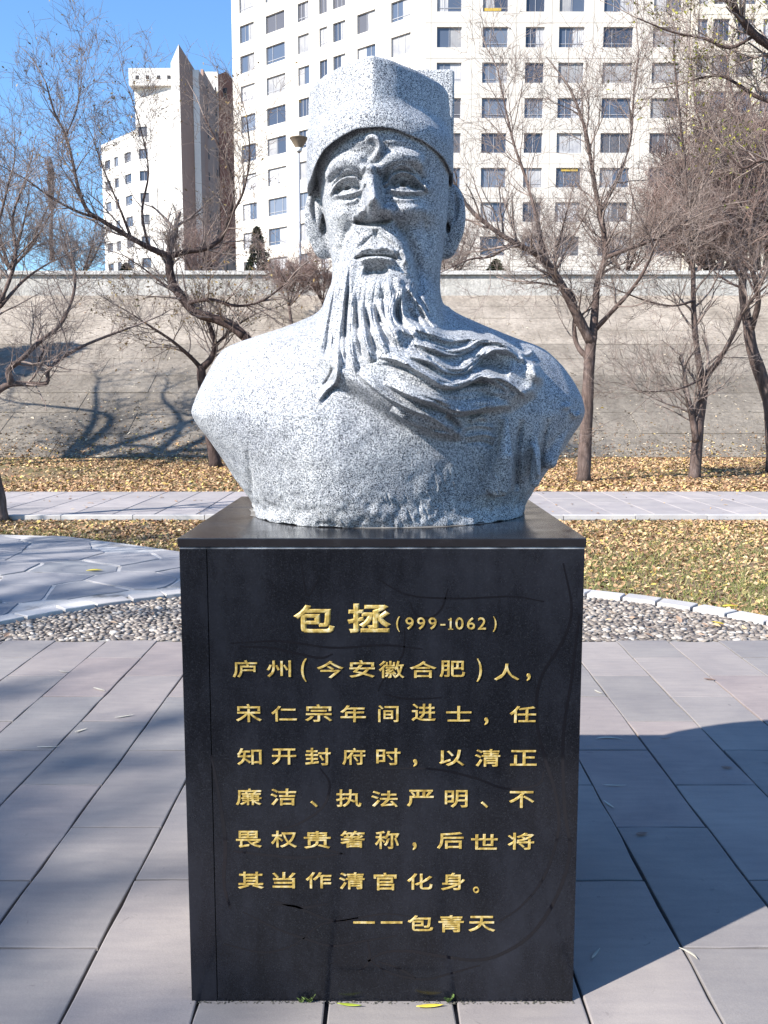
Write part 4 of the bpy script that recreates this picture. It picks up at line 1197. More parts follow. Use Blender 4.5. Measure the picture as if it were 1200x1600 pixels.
M_blacktop = blacktop_mat()
M_grout = mottled('pale_grout', [(0.35,(0.05,0.05,0.055)),(0.55,(0.25,0.25,0.26)),(0.7,(0.5,0.5,0.5))], 14, 0.9, 5, 0.6, .002, 90)
M_cement = mottled('bedding_cement', [(0.35,(0.08,0.075,0.07)),(0.65,(0.20,0.19,0.18))], 12, 0.95, 5, 0.6, .004, 90)
ped = empty('pedestal', (-0.005, 0.51, 0.0)); tag(ped, 'black polished granite plinth with gilt inscription under the bust', 'pedestal')
PZ = 0.003
hw = 0.513; cx0 = -0.005
# cladding: narrow corner stile at left, broad front panel, side and back panels
MB().box(cx0-hw+.02, cx0+hw-.02, .022, 1.0, PZ-.02, 1.232).build('core', M_grout, ped)
zc = 1.234
MB().box(cx0-hw, cx0-hw+.0685, 0, .02, PZ-.01, zc).build('corner_stile', M_black, ped, bevel=.0012)
MB().box(cx0-hw+.0705, cx0+hw, 0, .02, PZ-.01, zc).build('front_panel', M_black, ped, bevel=.0012)
MB().box(cx0-hw, cx0-hw+.0185, .0215, 1.02, PZ-.01, zc).build('side_panel', M_black, ped, bevel=.001)
MB().box(cx0+hw-.0185, cx0+hw, .0215, 1.02, PZ-.01, zc).build('side_panel', M_black, ped, bevel=.001)
MB().box(cx0-hw+.020, cx0+hw-.020, 1.002, 1.02, PZ-.01, zc).build('back_panel', M_black, ped, bevel=.001)
MB().box(cx0-hw+.001, cx0+hw-.001, -.0006, 1.015, zc, zc+.0045).build('grout_line', M_grout, ped)
for a, b in ((-0.004, .676),(.679, 1.024)):
    MB().box(cx0-hw-.003, cx0+hw+.003, a, b, zc+.005, 1.2613).build('cap_slab', M_blacktop, ped, bevel=.002)
# cement smear round the foot of the bust
V = []; F = []; n = 72; rr = random.Random(3)
for i in range(n):
    a = 2*math.pi*i/n; k = 0.995+rr.uniform(-.012,.02)
    V += [(0.004+.43*k*math.cos(a), .60+.425*k*math.sin(a), 1.2620), (0.004+.40*math.cos(a), .60+.39*math.sin(a), 1.272)]
for i in range(n): j = (i+1) % n; F.append((2*i,2*j,2*j+1,2*i+1))
child_at(link('cement_bed', mesh_from('cement_bed', V, F, M_cement, True)), ped)

# ---- inscription: gilt characters, one line per part
def gilt():
    m, n, l, b = new_mat('gilt_paint', 0.45, 0.5)
    v = coords(n, l)
    c = ramp(n, l, noise(n, l, v, 60, 3, 0.6).outputs['Fac'], [(0.3,(0.22,0.14,0.03)),(0.5,(0.44,0.31,0.08)),(0.64,(0.58,0.46,0.22)),(0.8,(0.58,0.54,0.42))])
    l.new(c, b.inputs['Base Color']); b.inputs['Metallic'].default_value = 0.25; return m
M_gilt = gilt()
def fpt(px, py):
    d = ray(px, py); t = (0.0+CAM_D)/d[1]; return d[0]*t, CAM_H+d[2]*t
def curve_text(ch, bold):
    cu = bpy.data.curves.new('character', 'FONT'); cu.body = ch; cu.size = 1.0; cu.bevel_depth = bold; cu.bevel_resolution = 0; cu.resolution_u = 3
    o = bpy.data.objects.new('character', cu); COL.objects.link(o)
    return o
CH = {}
def get_chars(items):
    """mesh arrays of single characters, made in one pass"""
    obs = {}
    for ch, bold in items: obs[(ch,bold)] = curve_text(ch, bold)
    bpy.context.view_layer.update(); dg = bpy.context.evaluated_depsgraph_get()
    for k, o in obs.items():
        me = bpy.data.meshes.new_from_object(o.evaluated_get(dg))
        bm = bmesh.new(); bm.from_mesh(me); bmesh.ops.remove_doubles(bm, verts=bm.verts, dist=1e-5)
        V = [v.co.copy() for v in bm.verts]; F = [tuple(v.index for v in f.verts) for f in bm.faces]
        B = []
        bm.free(); bpy.data.meshes.remove(me); cu = o.data; bpy.data.objects.remove(o); bpy.data.curves.remove(cu)
        CH[k] = (V, F, B)
def put(mb, ch, bold, px, py, w, h, mode='box', shear=0.0):
    V, F, B = CH[(ch,bold)]
    xs = [v.x for v in V]; ys = [v.y for v in V]; x0, x1, y0, y1 = min(xs), max(xs), min(ys), max(ys)
    X0, Z0 = fpt(px-w/2, py+h/2); X1, Z1 = fpt(px+w/2, py-h/2)
    zs = [v.z for v in V]; zm = max(zs) or 1.0
    mb.add([(X0+(X1-X0)*((v.x-x0)/(x1-x0+1e-9)), -.0002-.0026*max(0, v.z/zm+.15), Z0+(Z1-Z0)*((v.y-y0)/(y1-y0+1e-9))) for v in V], list(F))
LW, LH = 34, 25
lines = [
 ('title', [('包',491,967,64,44),('拯',577,966,68,46)], .034),
 ('dates', [('(',622,975,6,24),('9',640,974,13,19),('9',658,974,13,19),('9',676,974,13,19),('-',692,976,8,2.2),('1',704,974,8,19),('0',718,974,13,19),('6',736,974,13,19),('2',753,974,13,19),(')',773,975,6,24)], .008),
 ('line', [('庐',383,1045,38,27),('州',436,1045,38,26),('(',475,1047,9,36),('今',516,1046,42,27),('安',566,1045,40,27),('徽',612,1046,40,27),('合',661,1046,42,26),('肥',707,1045,40,26),(')',749,1047,9,36),('人',792,1050,40,26),(',',826,1058,7,12)], .013),
 ('line', [('宋',389,1114,40,28),('仁',444,1115,40,24),('宗',498,1114,42,27),('年',552,1115,40,26),('间',607,1115,32,26),('进',662,1113,38,27),('士',717,1115,40,24),(',',760,1127,7,12),('任',817,1116,42,26)], .013),
 ('line', [('知',390,1182,38,26),('开',444,1182,38,25),('封',497,1182,40,27),('府',553,1182,36,26),('时',607,1182,38,26),(',',649,1192,7,12),('以',706,1184,40,25),('清',762,1184,40,27),('正',818,1184,42,24)], .013),
 ('line', [('廉',389,1245,40,26),('洁',443,1245,40,26),('、',491,1256,12,10),('执',545,1247,40,27),('法',601,1248,42,25),('严',657,1247,42,26),('明',713,1248,36,27),('、',757,1257,12,10),('不',815,1249,40,26)], .013),
 ('line', [('畏',389,1311,40,26),('权',444,1311,40,26),('贵',496,1312,42,27),('箸',551,1311,38,26),('称',605,1312,38,28),(',',648,1322,7,12),('后',704,1313,42,26),('世',757,1315,42,24),('将',814,1314,42,26)], .013),
 ('line', [('其',392,1375,40,26),('当',444,1375,36,25),('作',498,1375,40,25),('清',550,1376,40,26),('官',602,1377,36,27),('化',656,1377,40,25),('身',708,1377,38,27),('。',744,1390,10,10)], .013),
 ('line', [('一',569,1441,34,3),('一',612,1441,34,3),('包',657,1442,40,24),('青',705,1443,40,26),('天',753,1443,42,24)], .013)]
get_chars({(c[0], b) for _, l, b in lines for c in l})
for nm, l, b in lines:
    for c in l:
        mb = MB()
        if c[0] == '1':
            for a0, a1, b0, b1 in ((702.8,705.4,965.5,983.2),(700.2,708,982.4,983.6),(700.4,702.8,967.2,968.8)):
                X0, Z1 = fpt(a0, b0); X1, Z0 = fpt(a1, b1); mb.box(X0, X1, -.0022, -.0002, Z0, Z1)
        else: put(mb, c[0], b, *c[1:])
        mb.build('gilt_character', M_gilt, ped)
print('pedestal', round(time.time()-T0,1))
# ------------------------------------------------------------------ trees
class Twigs:
    """collects polylines with radii and turns them into one tube mesh, vectorised"""
    def __init__(s): s.g = {}
    def add(s, pts, rad, sides):
        s.g.setdefault((len(pts), sides), []).append((np.array(pts, dtype=np.float32), np.array(rad, dtype=np.float32)))
    def mesh(s, name, mat):
        VV = []; FF = []; base = 0
        for (n, k), L in s.g.items():
            Pn = np.stack([a for a, _ in L]); Rr = np.stack([b for _, b in L]); m = len(L)
            T = np.empty_like(Pn); T[:,1:-1] = Pn[:,2:]-Pn[:,:-2]; T[:,0] = Pn[:,1]-Pn[:,0]; T[:,-1] = Pn[:,-1]-Pn[:,-2]
            T /= np.maximum(np.linalg.norm(T, axis=2, keepdims=True), 1e-6)
            up = np.array([0.37,0.91,0.18]); A = np.cross(T, up); A /= np.maximum(np.linalg.norm(A, axis=2, keepdims=True), 1e-3)
            Bv = np.cross(T, A); w = 2*np.pi*np.arange(k)/k
            V = Pn[:,:,None]+(A[:,:,None]*np.cos(w)[None,None,:,None]+Bv[:,:,None]*np.sin(w)[None,None,:,None])*Rr[:,:,None,None]
            idx = np.arange(m*n*k).reshape(m, n, k)+base
            a = idx[:,:-1,:]; b = np.roll(a, -1, 2); c = idx[:,1:,:]; d = np.roll(c, -1, 2)
            FF.append(np.stack([a,b,d,c], -1).reshape(-1,4)); VV.append(V.reshape(-1,3)); base += m*n*k
        return mesh_np(name, np.concatenate(VV), np.concatenate(FF), mat, True)
def rand_unit(r):
    while True:
        v = Vector((r.uniform(-1,1), r.uniform(-1,1), r.uniform(-1,1)))
        if 0.05 < v.length < 1: return v.normalized()
def smooth_path(pts, k=4):
    p = [2*pts[0]-pts[1]]+list(pts)+[2*pts[-1]-pts[-2]]; out = []
    for i in range(1, len(p)-2):
        for j in range(k):
            t = j/k; out.append(0.5*((2*p[i])+(-p[i-1]+p[i+1])*t+(2*p[i-1]-5*p[i]+4*p[i+1]-p[i+2])*t*t+(-p[i-1]+3*p[i]-3*p[i+1]+p[i+2])*t**3))
    out.append(pts[-1]); return out
def grow(tw, r, p, d, L, rad, lvl, cfg, tips=None):
    """a twig of length L and its side twigs"""
    n = 5 if rad > 0.012 else 4
    pts = [p.copy()]; dd = d.copy(); st = L/(n-1)
    for i in range(n-1):
        dd = (dd+rand_unit(r)*cfg['wig']+Vector((0,0,cfg['up']))).normalized(); pts.append(pts[-1]+dd*st)
    rr = [rad*(1-0.62*i/(n-1)) for i in range(n)]
    tw.add(pts, rr, 5 if rad > 0.03 else (4 if rad > 0.012 else 3))
    if tips is not None and lvl <= 1: tips.append((pts[-1], dd.copy())); tips.append((pts[1], dd.copy()))
    if lvl <= 0: return
    nb = cfg['n'] if lvl > 1 else cfg.get('n1', cfg['n'])
    for i in range(nb):
        t = r.uniform(0.22, 1.0); k = min(n-2, int(t*(n-1))); f = t*(n-1)-k
        q = pts[k].lerp(pts[k+1], f); ax = (pts[k+1]-pts[k]).normalized()
        side = rand_unit(r); side = (side-ax*side.dot(ax)).normalized()
        a = r.uniform(0.45, 1.05); nd = (ax*math.cos(a)+side*math.sin(a)+Vector((0,0,cfg['lift']))).normalized()
        grow(tw, r, q, nd, L*r.uniform(.5,.9), max(rad*(1-0.62*t)*r.uniform(.5,.72), cfg['rmin']), lvl-1, cfg, tips)
def bark_mat(name, tones, sc=14):
    m, n, l, b = new_mat(name, 0.9, 0.15)
    v = coords(n, l, (1,1,0.25))
    c = ramp(n, l, noise(n, l, v, sc, 5, 0.7).outputs['Fac'], tones); l.new(c, b.inputs['Base Color'])
    bump(n, l, b, noise(n, l, v, sc*2.2, 4, 0.7).outputs['Fac'], 0.9, 0.02); return m
M_bark = bark_mat('grey_brown_bark', [(0.3,(0.06,0.042,0.036)),(0.55,(0.125,0.09,0.078)),(0.75,(0.20,0.155,0.14))])
M_barkd = bark_mat('dark_bark', [(0.3,(0.035,0.024,0.022)),(0.55,(0.075,0.052,0.046)),(0.75,(0.13,0.095,0.085))])
M_twig = bark_mat('twig_bark', [(0.3,(0.13,0.10,0.088)),(0.55,(0.24,0.19,0.165)),(0.75,(0.38,0.31,0.275))], 4)
M_twigred = bark_mat('reddish_twigs', [(0.3,(0.14,0.095,0.08)),(0.6,(0.27,0.19,0.165))], 4)
M_twigdark = bark_mat('dark_twigs', [(0.3,(0.05,0.035,0.034)),(0.6,(0.11,0.08,0.075))], 4)
def leafmat(name, tones, trans=True):
    m, n, l, b = new_mat(name, 0.6, 0.2)
    geo = n.new('ShaderNodeNewGeometry')
    l.new(ramp(n, l, geo.outputs['Random Per Island'], tones), b.inputs['Base Color']); return m
M_leafy = leafmat('yellow_autumn_leaves', [(0,(0.16,0.13,0.05)),(0.5,(0.28,0.20,0.08)),(1,(0.22,0.12,0.05))])
M_leafg = leafmat('yellow_green_leaves', [(0,(0.10,0.12,0.02)),(0.6,(0.25,0.24,0.04)),(1,(0.34,0.28,0.06))])
def leaf_mesh(name, pts, r, size, mat, per=1):
    C = np.array([p[:] for p in pts for _ in range(per)]); n = len(C); g = np.random.RandomState(r)
    C = C+g.normal(0, .03, C.shape)
    a = g.normal(size=(n,3)); a /= np.linalg.norm(a, axis=1, keepdims=True); b = np.cross(a, g.normal(size=(n,3))); b /= np.linalg.norm(b, axis=1, keepdims=True)
    s = size*g.uniform(.6,1.3,(n,1)); a = a*s; b = b*s*.45
    V = np.stack([C-a, C+b, C+a, C-b], 1).reshape(-1,3); F = np.arange(4*n).reshape(n,4)
    return mesh_np(name, V, F, mat)
def tree(name, label, cat, base_px, y0, trunk, limbs, seed, lvl=3, cfg=None, r_trunk=.15, free=0, group=None, leaves=None, mat=None, crown_len=1.6, dens=1.0, base=None, twig=None):
    """trunk/limbs: measured pixel points (px, py, depth) of the real wood; twigs are grown from them"""
    r = random.Random(seed)
    cfg = dict(dict(wig=.24, up=.04, lift=.12, n=3, rmin=.0042), **(cfg or {}))
    if base is None: base = P(base_px[0], base_px[1], y0)
    base = Vector((base[0], base[1], 0.0 if base[1] < 30 else base[2]))
    root = empty(name, base); tag(root, label, cat, group)
    T = smooth_path([Vector((base.x, base.y, base.z-.05))]+[P(a,b,y0+c) if not isinstance(a, Vector) else a for a,b,c in trunk])
    n = len(T); tr = MB(); rr = [r_trunk*(1.25 if i == 0 else 1-.28*i/(n-1))*(1+r.uniform(-.05,.05)) for i in range(n)]
    tr.tube(T, rr, 12); o = tr.build('trunk', mat or M_bark, root, True)
    tw = Twigs(); tips = []
    for lm in limbs:
        pts, ra, rb = lm[:3]
        Lp = smooth_path([P(a,b,y0+c) if not isinstance(a, Vector) else a for a,b,c in pts]); m = len(Lp)
        lb = MB(); lb.tube(Lp, [.9*(ra+(rb-ra)*(i/(m-1))**.8)*(1+r.uniform(-.06,.06)) for i in range(m)], 8 if ra > .05 else 6); lb.build('limb', mat or M_bark, root, True)
        length = sum((Lp[i+1]-Lp[i]).length for i in range(m-1))
        cnt = int(dens*length*6.0)+2
        for _ in range(cnt):
            t = r.uniform(0.12, 1.0)**0.8; k = min(m-2, int(t*(m-1))); q = Lp[k].lerp(Lp[k+1], t*(m-1)-k)
            ax = (Lp[k+1]-Lp[k]).normalized(); side = rand_unit(r); side = (side-ax*side.dot(ax)).normalized()
            a = r.uniform(.5, 1.2); nd = (ax*math.cos(a)+side*math.sin(a)+Vector((0,0,.25))).normalized()
            rad = max(.006, (ra+(rb-ra)*t)*r.uniform(.25,.5)); rad = min(rad, .028)
            grow(tw, r, q, nd, crown_len*r.uniform(.5,1.1)*(1-.3*t), rad, lvl-1, cfg, tips)
        grow(tw, r, Lp[-1], (Lp[-1]-Lp[-3]).normalized(), crown_len*.8, rb, lvl-1, cfg, tips)
    for _ in range(free):
        q = T[-1]; d = (rand_unit(r)+Vector((0,0,1.0))).normalized(); grow(tw, r, q, d, crown_len*1.6, r_trunk*.4, lvl, cfg, tips)
    if tw.g: child_at(link('crown', tw.mesh('crown', twig or M_twig)), root)
    if leaves:
        mt, frac, size = leaves; tips = [t[0] for t in tips if r.random() < frac]
        if tips: child_at(link('leaves', leaf_mesh('leaves', tips, seed, size, mt)), root)
    return root

tree('bare_tree', 'bare forked tree standing just right of the bust, straight trunk below three limbs', 'tree', (912,750), 16.55,
  [(914,700,0),(917,650,0),(919,600,0),(922,550,0),(925,525,0)],
  [([(924,535,0),(908,505,-.1),(888,465,-.2),(868,430,-.3),(846,402,-.4),(815,385,-.6),(780,365,-.7),(742,335,-.8)],.13,.045),
   ([(919,560,0),(902,540,.1),(897,510,.1),(900,480,.2),(890,455,.2),(860,445,.4),(825,440,.7)],.07,.02),
   ([(926,530,0),(930,480,.2),(934,440,.3),(946,400,.3),(941,350,.3),(931,300,.2),(924,255,.1),(915,205,0),(900,160,0)],.10,.028),
   ([(945,403,.3),(985,388,.1),(1028,372,0),(1062,352,-.2),(1085,340,-.3)],.055,.02),
   ([(930,515,.1),(955,488,-.2),(985,455,-.5),(1008,420,-.8),(1020,385,-1.0),(1005,350,-1.1)],.065,.02),
   ([(850,402,-.4),(838,340,-.2),(822,280,0),(803,225,.1),(790,170,.2),(778,110,.2)],.05,.016),
   ([(938,330,.2),(965,280,.5),(985,220,.7),(990,150,.8),(998,80,.9)],.045,.014),
   ([(800,378,-.6),(770,400,-.9),(735,405,-1.1),(700,420,-1.3)],.035,.014)], 101, 4, dict(n=3), .145, crown_len=1.35, dens=1.0)
tree('bare_tree', 'bare tree with a stubby broken side stem, second to the right of the bust', 'tree', (1085,746), 17.3,
  [(1088,710,0),(1092,660,0),(1098,615,0),(1098,588,0)],
  [([(1088,690,-.05),(1083,660,-.08),(1079,640,-.1),(1076,627,-.1)],.085,.07),
   ([(1086,650,-.05),(1090,625,-.05),(1097,605,0)],.06,.05),
   ([(1097,592,0),(1089,545,.1),(1084,490,.2),(1083,430,.3),(1081,380,.3),(1074,310,.3),(1068,240,.3),(1060,160,.2),(1052,80,.2)],.085,.022),
   ([(1100,590,0),(1125,560,-.2),(1147,520,-.4),(1162,485,-.6),(1180,462,-.7),(1196,430,-.8)],.075,.03),
   ([(1085,470,.2),(1050,478,-.2),(1010,470,-.4),(970,455,-.6)],.035,.014),
   ([(1100,590,0),(1060,608,-.6),(1010,612,-1.0),(995,610,-1.2)],.03,.012),
   ([(1075,320,.3),(1110,270,.6),(1125,200,.8),(1135,130,.9)],.045,.014)], 102, 4, dict(n=3), .13, crown_len=1.35)
tree('bare_tree', 'bare curved tree at the right edge of the frame, its lower trunk leaning', 'tree', (1212,700), 19.0,
  [(1204,640,0),(1190,590,0),(1175,545,0),(1168,500,0)],
  [([(1168,505,0),(1160,450,.1),(1163,400,.2),(1155,330,.2),(1160,250,.2),(1150,160,.2)],.13,.03),
   ([(1172,520,0),(1185,470,-.4),(1176,420,-.6),(1172,360,-.8),(1185,290,-.9),(1192,200,-1)],.09,.02),
   ([(1165,440,.1),(1130,400,.3),(1100,370,.5),(1070,330,.7)],.05,.015),
   ([(1160,300,.2),(1120,240,.4),(1090,180,.5),(1080,100,.6)],.05,.015)], 103, 4, dict(n=3), .17, crown_len=1.5, dens=1.3, twig=M_twigred)
tree('twin_stemmed_tree', 'dark low tree with a few yellow leaves, just left of the bust shoulder', 'tree', (338,729), 20.8,
  [(330,690,0),(322,640,0),(316,600,0),(314,572,0)],
  [([(314,575,0),(296,556,-.2),(268,532,-.4),(238,512,-.6),(208,492,-.7)],.075,.02),
   ([(316,575,0),(330,560,.1),(336,540,.1),(330,515,.2),(318,490,.2),(300,470,.2)],.11,.04),
   ([(332,545,.1),(352,525,.3),(375,505,.4),(400,490,.5)],.06,.02)], 104, 4, dict(n=3), .15, crown_len=1.2, dens=1.2, leaves=(M_leafy, .26, .045), mat=M_barkd)
tree('twisted_tree', 'twisted dark tree behind the left shoulder, its main limb sweeping to the upper left', 'tree', (405,745), 19.0,
  [(402,680,0),(398,600,0),(388,540,0),(382,522,0)],
  [([(382,525,0),(360,508,0),(335,498,0),(305,488,0),(282,462,0),(268,438,0),(264,412,0),(264,396,0)],.13,.10),
   ([(264,400,0),(235,388,-.2),(205,372,-.4),(178,356,-.5),(155,342,-.6),(136,328,-.7),(122,292,-.7),(113,250,-.7),(103,212,-.7),(85,175,-.7),(72,130,-.7)],.085,.018),
   ([(155,342,-.6),(115,328,-.9),(75,305,-1.1),(40,280,-1.2),(0,258,-1.4)],.04,.014),
   ([(266,400,0),(292,393,.1),(322,388,.2),(345,372,.3),(356,345,.3),(364,312,.3),(360,270,.3),(340,225,.3),(318,180,.3)],.09,.02),
   ([(356,345,.3),(380,300,.1),(390,240,0),(385,180,-.1)],.04,.012),
   ([(205,372,-.4),(185,320,-.5),(160,260,-.4),(145,215,-.3)],.04,.012),
   ([(232,387,-.2),(222,330,0),(232,270,.2),(222,210,.3),(205,150,.4)],.04,.012),
   ([(290,474,0),(330,468,-.3),(370,478,-.5),(410,470,-.6),(450,440,-.7)],.06,.02),
   ([(103,212,-.7),(120,170,-.6),(128,120,-.5)],.022,.01),
   ([(282,462,0),(250,440,.3),(225,420,.5),(195,400,.6)],.05,.014)], 105, 4, dict(n=3), .16, crown_len=1.25, dens=1.0, leaves=(M_leafy, .05, .04), mat=M_barkd)
tree('bare_tree', 'bare pale-barked tree whose low limb reaches in from the left edge', 'tree', (2,815), 10.1,
  [(-4,770,0),(-18,710,0),(-24,660,0),(-14,622,0)],
  [([(-14,622,0),(2,607,0),(20,600,0),(48,600,0),(73,598,0),(77,577,0),(108,552,.1),(150,532,.3),(203,512,.5)],.06,.016),
   ([(18,600,0),(14,578,0),(35,560,0),(60,535,.1),(92,510,.2),(112,470,.3),(118,430,.4),(112,400,.4)],.055,.014),
   ([(60,565,.1),(68,545,.2),(60,530,.3)],.02,.01),
   ([(-14,622,0),(-22,560,.2),(-10,500,.3),(10,450,.4),(25,400,.5),(20,340,.5),(40,280,.6)],.06,.014),
   ([(0,480,.3),(35,440,.6),(70,415,.8),(110,395,1.0)],.03,.01),
   ([(-20,575,.1),(-30,480,-.3),(-20,400,-.5),(0,340,-.6),(15,280,-.7)],.05,.012)], 106, 4, dict(n=3,rmin=.0024), .10, crown_len=.80, dens=1.35, mat=M_bark)
tree('leafy_tree', 'tree leaning in at the top right corner with a few yellow-green leaves', 'tree', (1330,790), 13.5,
  [(1310,650,0),(1290,500,0),(1275,350,0),(1265,250,0)],
  [([(1265,255,0),(1240,150,0),(1215,85,0),(1180,55,-.1),(1155,25,-.2),(1130,-10,-.3),(1100,-40,-.3)],.11,.04),
   ([(1250,200,0),(1215,165,.3),(1180,150,.5),(1150,130,.6),(1120,118,.7),(1080,125,.8)],.055,.015),
   ([(1265,300,0),(1225,260,.2),(1190,250,.4),(1160,262,.6),(1130,230,.7)],.05,.015),
   ([(1180,55,-.1),(1140,75,.1),(1100,60,.2),(1050,50,.3),(1000,30,.4)],.035,.012)], 107, 4, dict(n=3), .2, crown_len=1.0, dens=1.1, leaves=(M_leafg, .22, .035), mat=M_barkd)

# slim pale poplar and thin sky-line trees on the upper road
tree('slim_poplar', 'slim pale upright poplar against the blue sky at far left', 'tree', (82,405), 48.0,
  [(80,380,0),(80,350,0)], [([(80,360,0),(81,330,0),(79,300,0),(80,275,0)],.10,.02)], 108, 4, dict(n=4,lift=1.6,up=.4,wig=.15,rmin=.010), .13, crown_len=.62, dens=2.6, twig=M_twigred)
bz = BKZ
def far_tree(name, label, px, y, h, seed, lvl=4, dens=1.0, twig=None, group=None, spread=1.0, rmin=.01, leaves=None, zoff=0.0):
    x = P(px, 400, y).x; z0 = bz if y > BK1 else max(0, (y-BK0)/(BK1-BK0)*BKZ)
    r = random.Random(seed); b = Vector((x, y, z0)); limbs = []
    tr = [(Vector((x+r.uniform(-.1,.1), y, z0+h*.12)),0,0),(Vector((x+r.uniform(-.2,.2), y, z0+h*.28)),0,0)]
    for k in range(6):
        a = 2*math.pi*k/6+r.uniform(-.4,.4); s = h*.22*spread
        limbs.append(([(tr[1][0],0,0),(Vector((x+s*.6*math.cos(a), y+s*.6*math.sin(a), z0+h*r.uniform(.42,.52))),0,0),(Vector((x+s*1.3*math.cos(a), y+s*1.3*math.sin(a), z0+h*r.uniform(.6,.85))),0,0)], h*.014, h*.005))
    return tree(name, label, 'tree', None, y, tr, limbs, seed, lvl, dict(n=3, rmin=rmin), h*.022, crown_len=h*.22, dens=dens*3.2/h*1.5, base=b, twig=twig, group=group, leaves=leaves)
for i, (px, y, h) in enumerate([(1082,40,6.2),(1110,39,7.0),(1140,41,8.5),(1170,39.5,7.4),(1200,41,9.0),(1225,39,8.0),(1128,43,6.0),(1185,44,10.5),(1098,44,7.5),(1155,45,9.5),(1212,46,11),(1240,43,10),(1092,38.6,5.2),(1120,38.4,5.6),(1150,38.5,6.4),(1182,38.6,6.8)]):
    far_tree('thicket_tree', 'dark tangled leafless tree of the thicket on top of the bank at right', px, y, h, 300+i, 4, 1.9, M_twigred if i % 3 == 0 else M_twigdark, 'thicket on top of the bank', 1.0, .011)
for i, (px, y, h, lab) in enumerate([(455,33.5,3.3,'low reddish leafless bush in front of the parapet, beside the head of the bust'),(505,34,3.0,'reddish leafless bush half hidden by the cheek of the bust'),
        (20,42,6.5,'leafless tree on the upper road at the far left edge'),(120,44,5.0,'small leafless tree on the upper road between the poplar and the tower'),
        (700,43,4.5,'leafless shrub behind the parapet right of the ear'),(860,44,6.5,'leafless tree behind the parapet under the big block'),(980,43,5.5,'leafless tree behind the parapet, right of centre of the big block'),(310,43,4.6,'leafless shrub behind the parapet in front of the brown tower side')]):
    far_tree('bare_bush' if h < 5 else 'bare_tree', lab, px, y, h, 400+i, 4, 1.1, M_twigred if i in (0,1,7) else M_twig, None, 1.1, .007)

# conifers behind the parapet
def needle_mat():
    m, n, l, b = new_mat('conifer_needles', 0.8, 0.2)
    geo = n.new('ShaderNodeNewGeometry')
    l.new(ramp(n, l, geo.outputs['Random Per Island'], [(0,(0.015,0.026,0.014)),(0.5,(0.035,0.05,0.024)),(1,(0.075,0.08,0.045))]), b.inputs['Base Color']); return m
M_needle = needle_mat()
def conifer(label, px, y, h, wid, seed, n=2600, base=None, size=.16):
    b = base if base else Vector((P(px,400,y).x, y, bz)); root = empty('conifer', b); tag(root, label, 'tree')
    MB().tube([b-Vector((0,0,.1)), b+Vector((.03,0,h*.5)), b+Vector((0,0,h*.97))], [h*.025,h*.016,.01], 7).build('trunk', M_barkd, root, True)
    g = np.random.RandomState(seed); t = g.rand(n)**0.75; a = g.rand(n)*2*np.pi
    tiers = 0.75+0.35*np.abs(np.sin(t*h*3.4+a*.5)); R = wid*(1-t)**0.85*tiers*np.sqrt(g.uniform(.15,1,n))*(1+.25*np.sin(3*a+seed))
    C = np.stack([R*np.cos(a), R*np.sin(a), .25+t*(h-.25)-.12*R], 1)
    out = np.stack([np.cos(a), np.sin(a), -.25+g.uniform(-.3,.5,n)], 1); side = np.cross(out, g.normal(size=(n,3))); side /= np.linalg.norm(side, axis=1, keepdims=True)
    s = size*g.uniform(.5,1.3,(n,1)); V = np.stack([C-out*s*.4, C+side*s*.28, C+out*s, C-side*s*.28], 1).reshape(-1,3)+np.array(b[:])
    child_at(link('crown', mesh_np('crown', V, np.arange(4*n).reshape(n,4), M_needle)), root)
conifer('narrow dark conifer rising behind the parapet in front of the big block', 402, 41.5, 3.7, .95, 1, 2600)
conifer('squat dark conifer behind the parapet below the white tower', 197, 42, 2.1, 1.1, 2, 2000)
conifer('dark spreading conifer behind the parapet right of the bust ear', 775, 41.5, 2.2, 1.25, 3, 2400)
conifer('short dark conifer behind the parapet at the foot of the big block', 905, 42.5, 1.8, 1.2, 4, 1800)

# trees outside the frame on the left and behind the viewer; they throw the soft shade on slabs, plinth and bank
def off_tree(label, x, y, h, seed, lvl=4, dens=1.0, rmin=.008, leaves=None, cl=.26, name='bare_tree', fork=.32, spread=1.0, lw=.013):
    r = random.Random(seed); b = Vector((x,y,0)); tr = [(Vector((x+.1,y,h*fork*.5)),0,0),(Vector((x-.1,y+.1,h*fork)),0,0)]; limbs = []
    for k in range(7):
        a = 2*math.pi*k/7+r.uniform(-.4,.4); s = h*.24*spread
        limbs.append(([(tr[1][0],0,0),(Vector((x+s*.6*math.cos(a), y+s*.6*math.sin(a), h*(fork+r.uniform(.13,.22)))),0,0),(Vector((x+s*1.3*math.cos(a), y+s*1.3*math.sin(a), h*r.uniform(.65,.9))),0,0)], h*lw, h*lw*.35))
    tree(name, label, 'tree', None, y, tr, limbs, seed, lvl, dict(n=5,rmin=rmin), h*.02, crown_len=h*cl, dens=dens*4/h, base=b, leaves=leaves)
off_tree('tall tree with withered leaves outside the frame, left of the paving', -21.4, -9.5, 17.8, 501, 3, 2.6, .02, (M_leafy, 1.0, .16), cl=.12, spread=.42)
off_tree('tall bare tree outside the frame at the left end of the bank', -18.2, 18.5, 13.5, 503, 3, .45, .012, cl=.16, fork=.55)
off_tree('bare tree outside the frame left of the twin-stemmed one', -15.4, 18.4, 12.5, 504, 3, .45, .012, cl=.16, fork=.55)
off_tree('bare tree outside the frame beside the flagstones', -11.5, 4.4, 7.0, 502, 3, .9, .010)
conifer('large evergreen outside the frame at the foot of the bank', 0, 0, 10.5, 3.2, 9, 9000, Vector((-19.5,27.0,0)), .5)
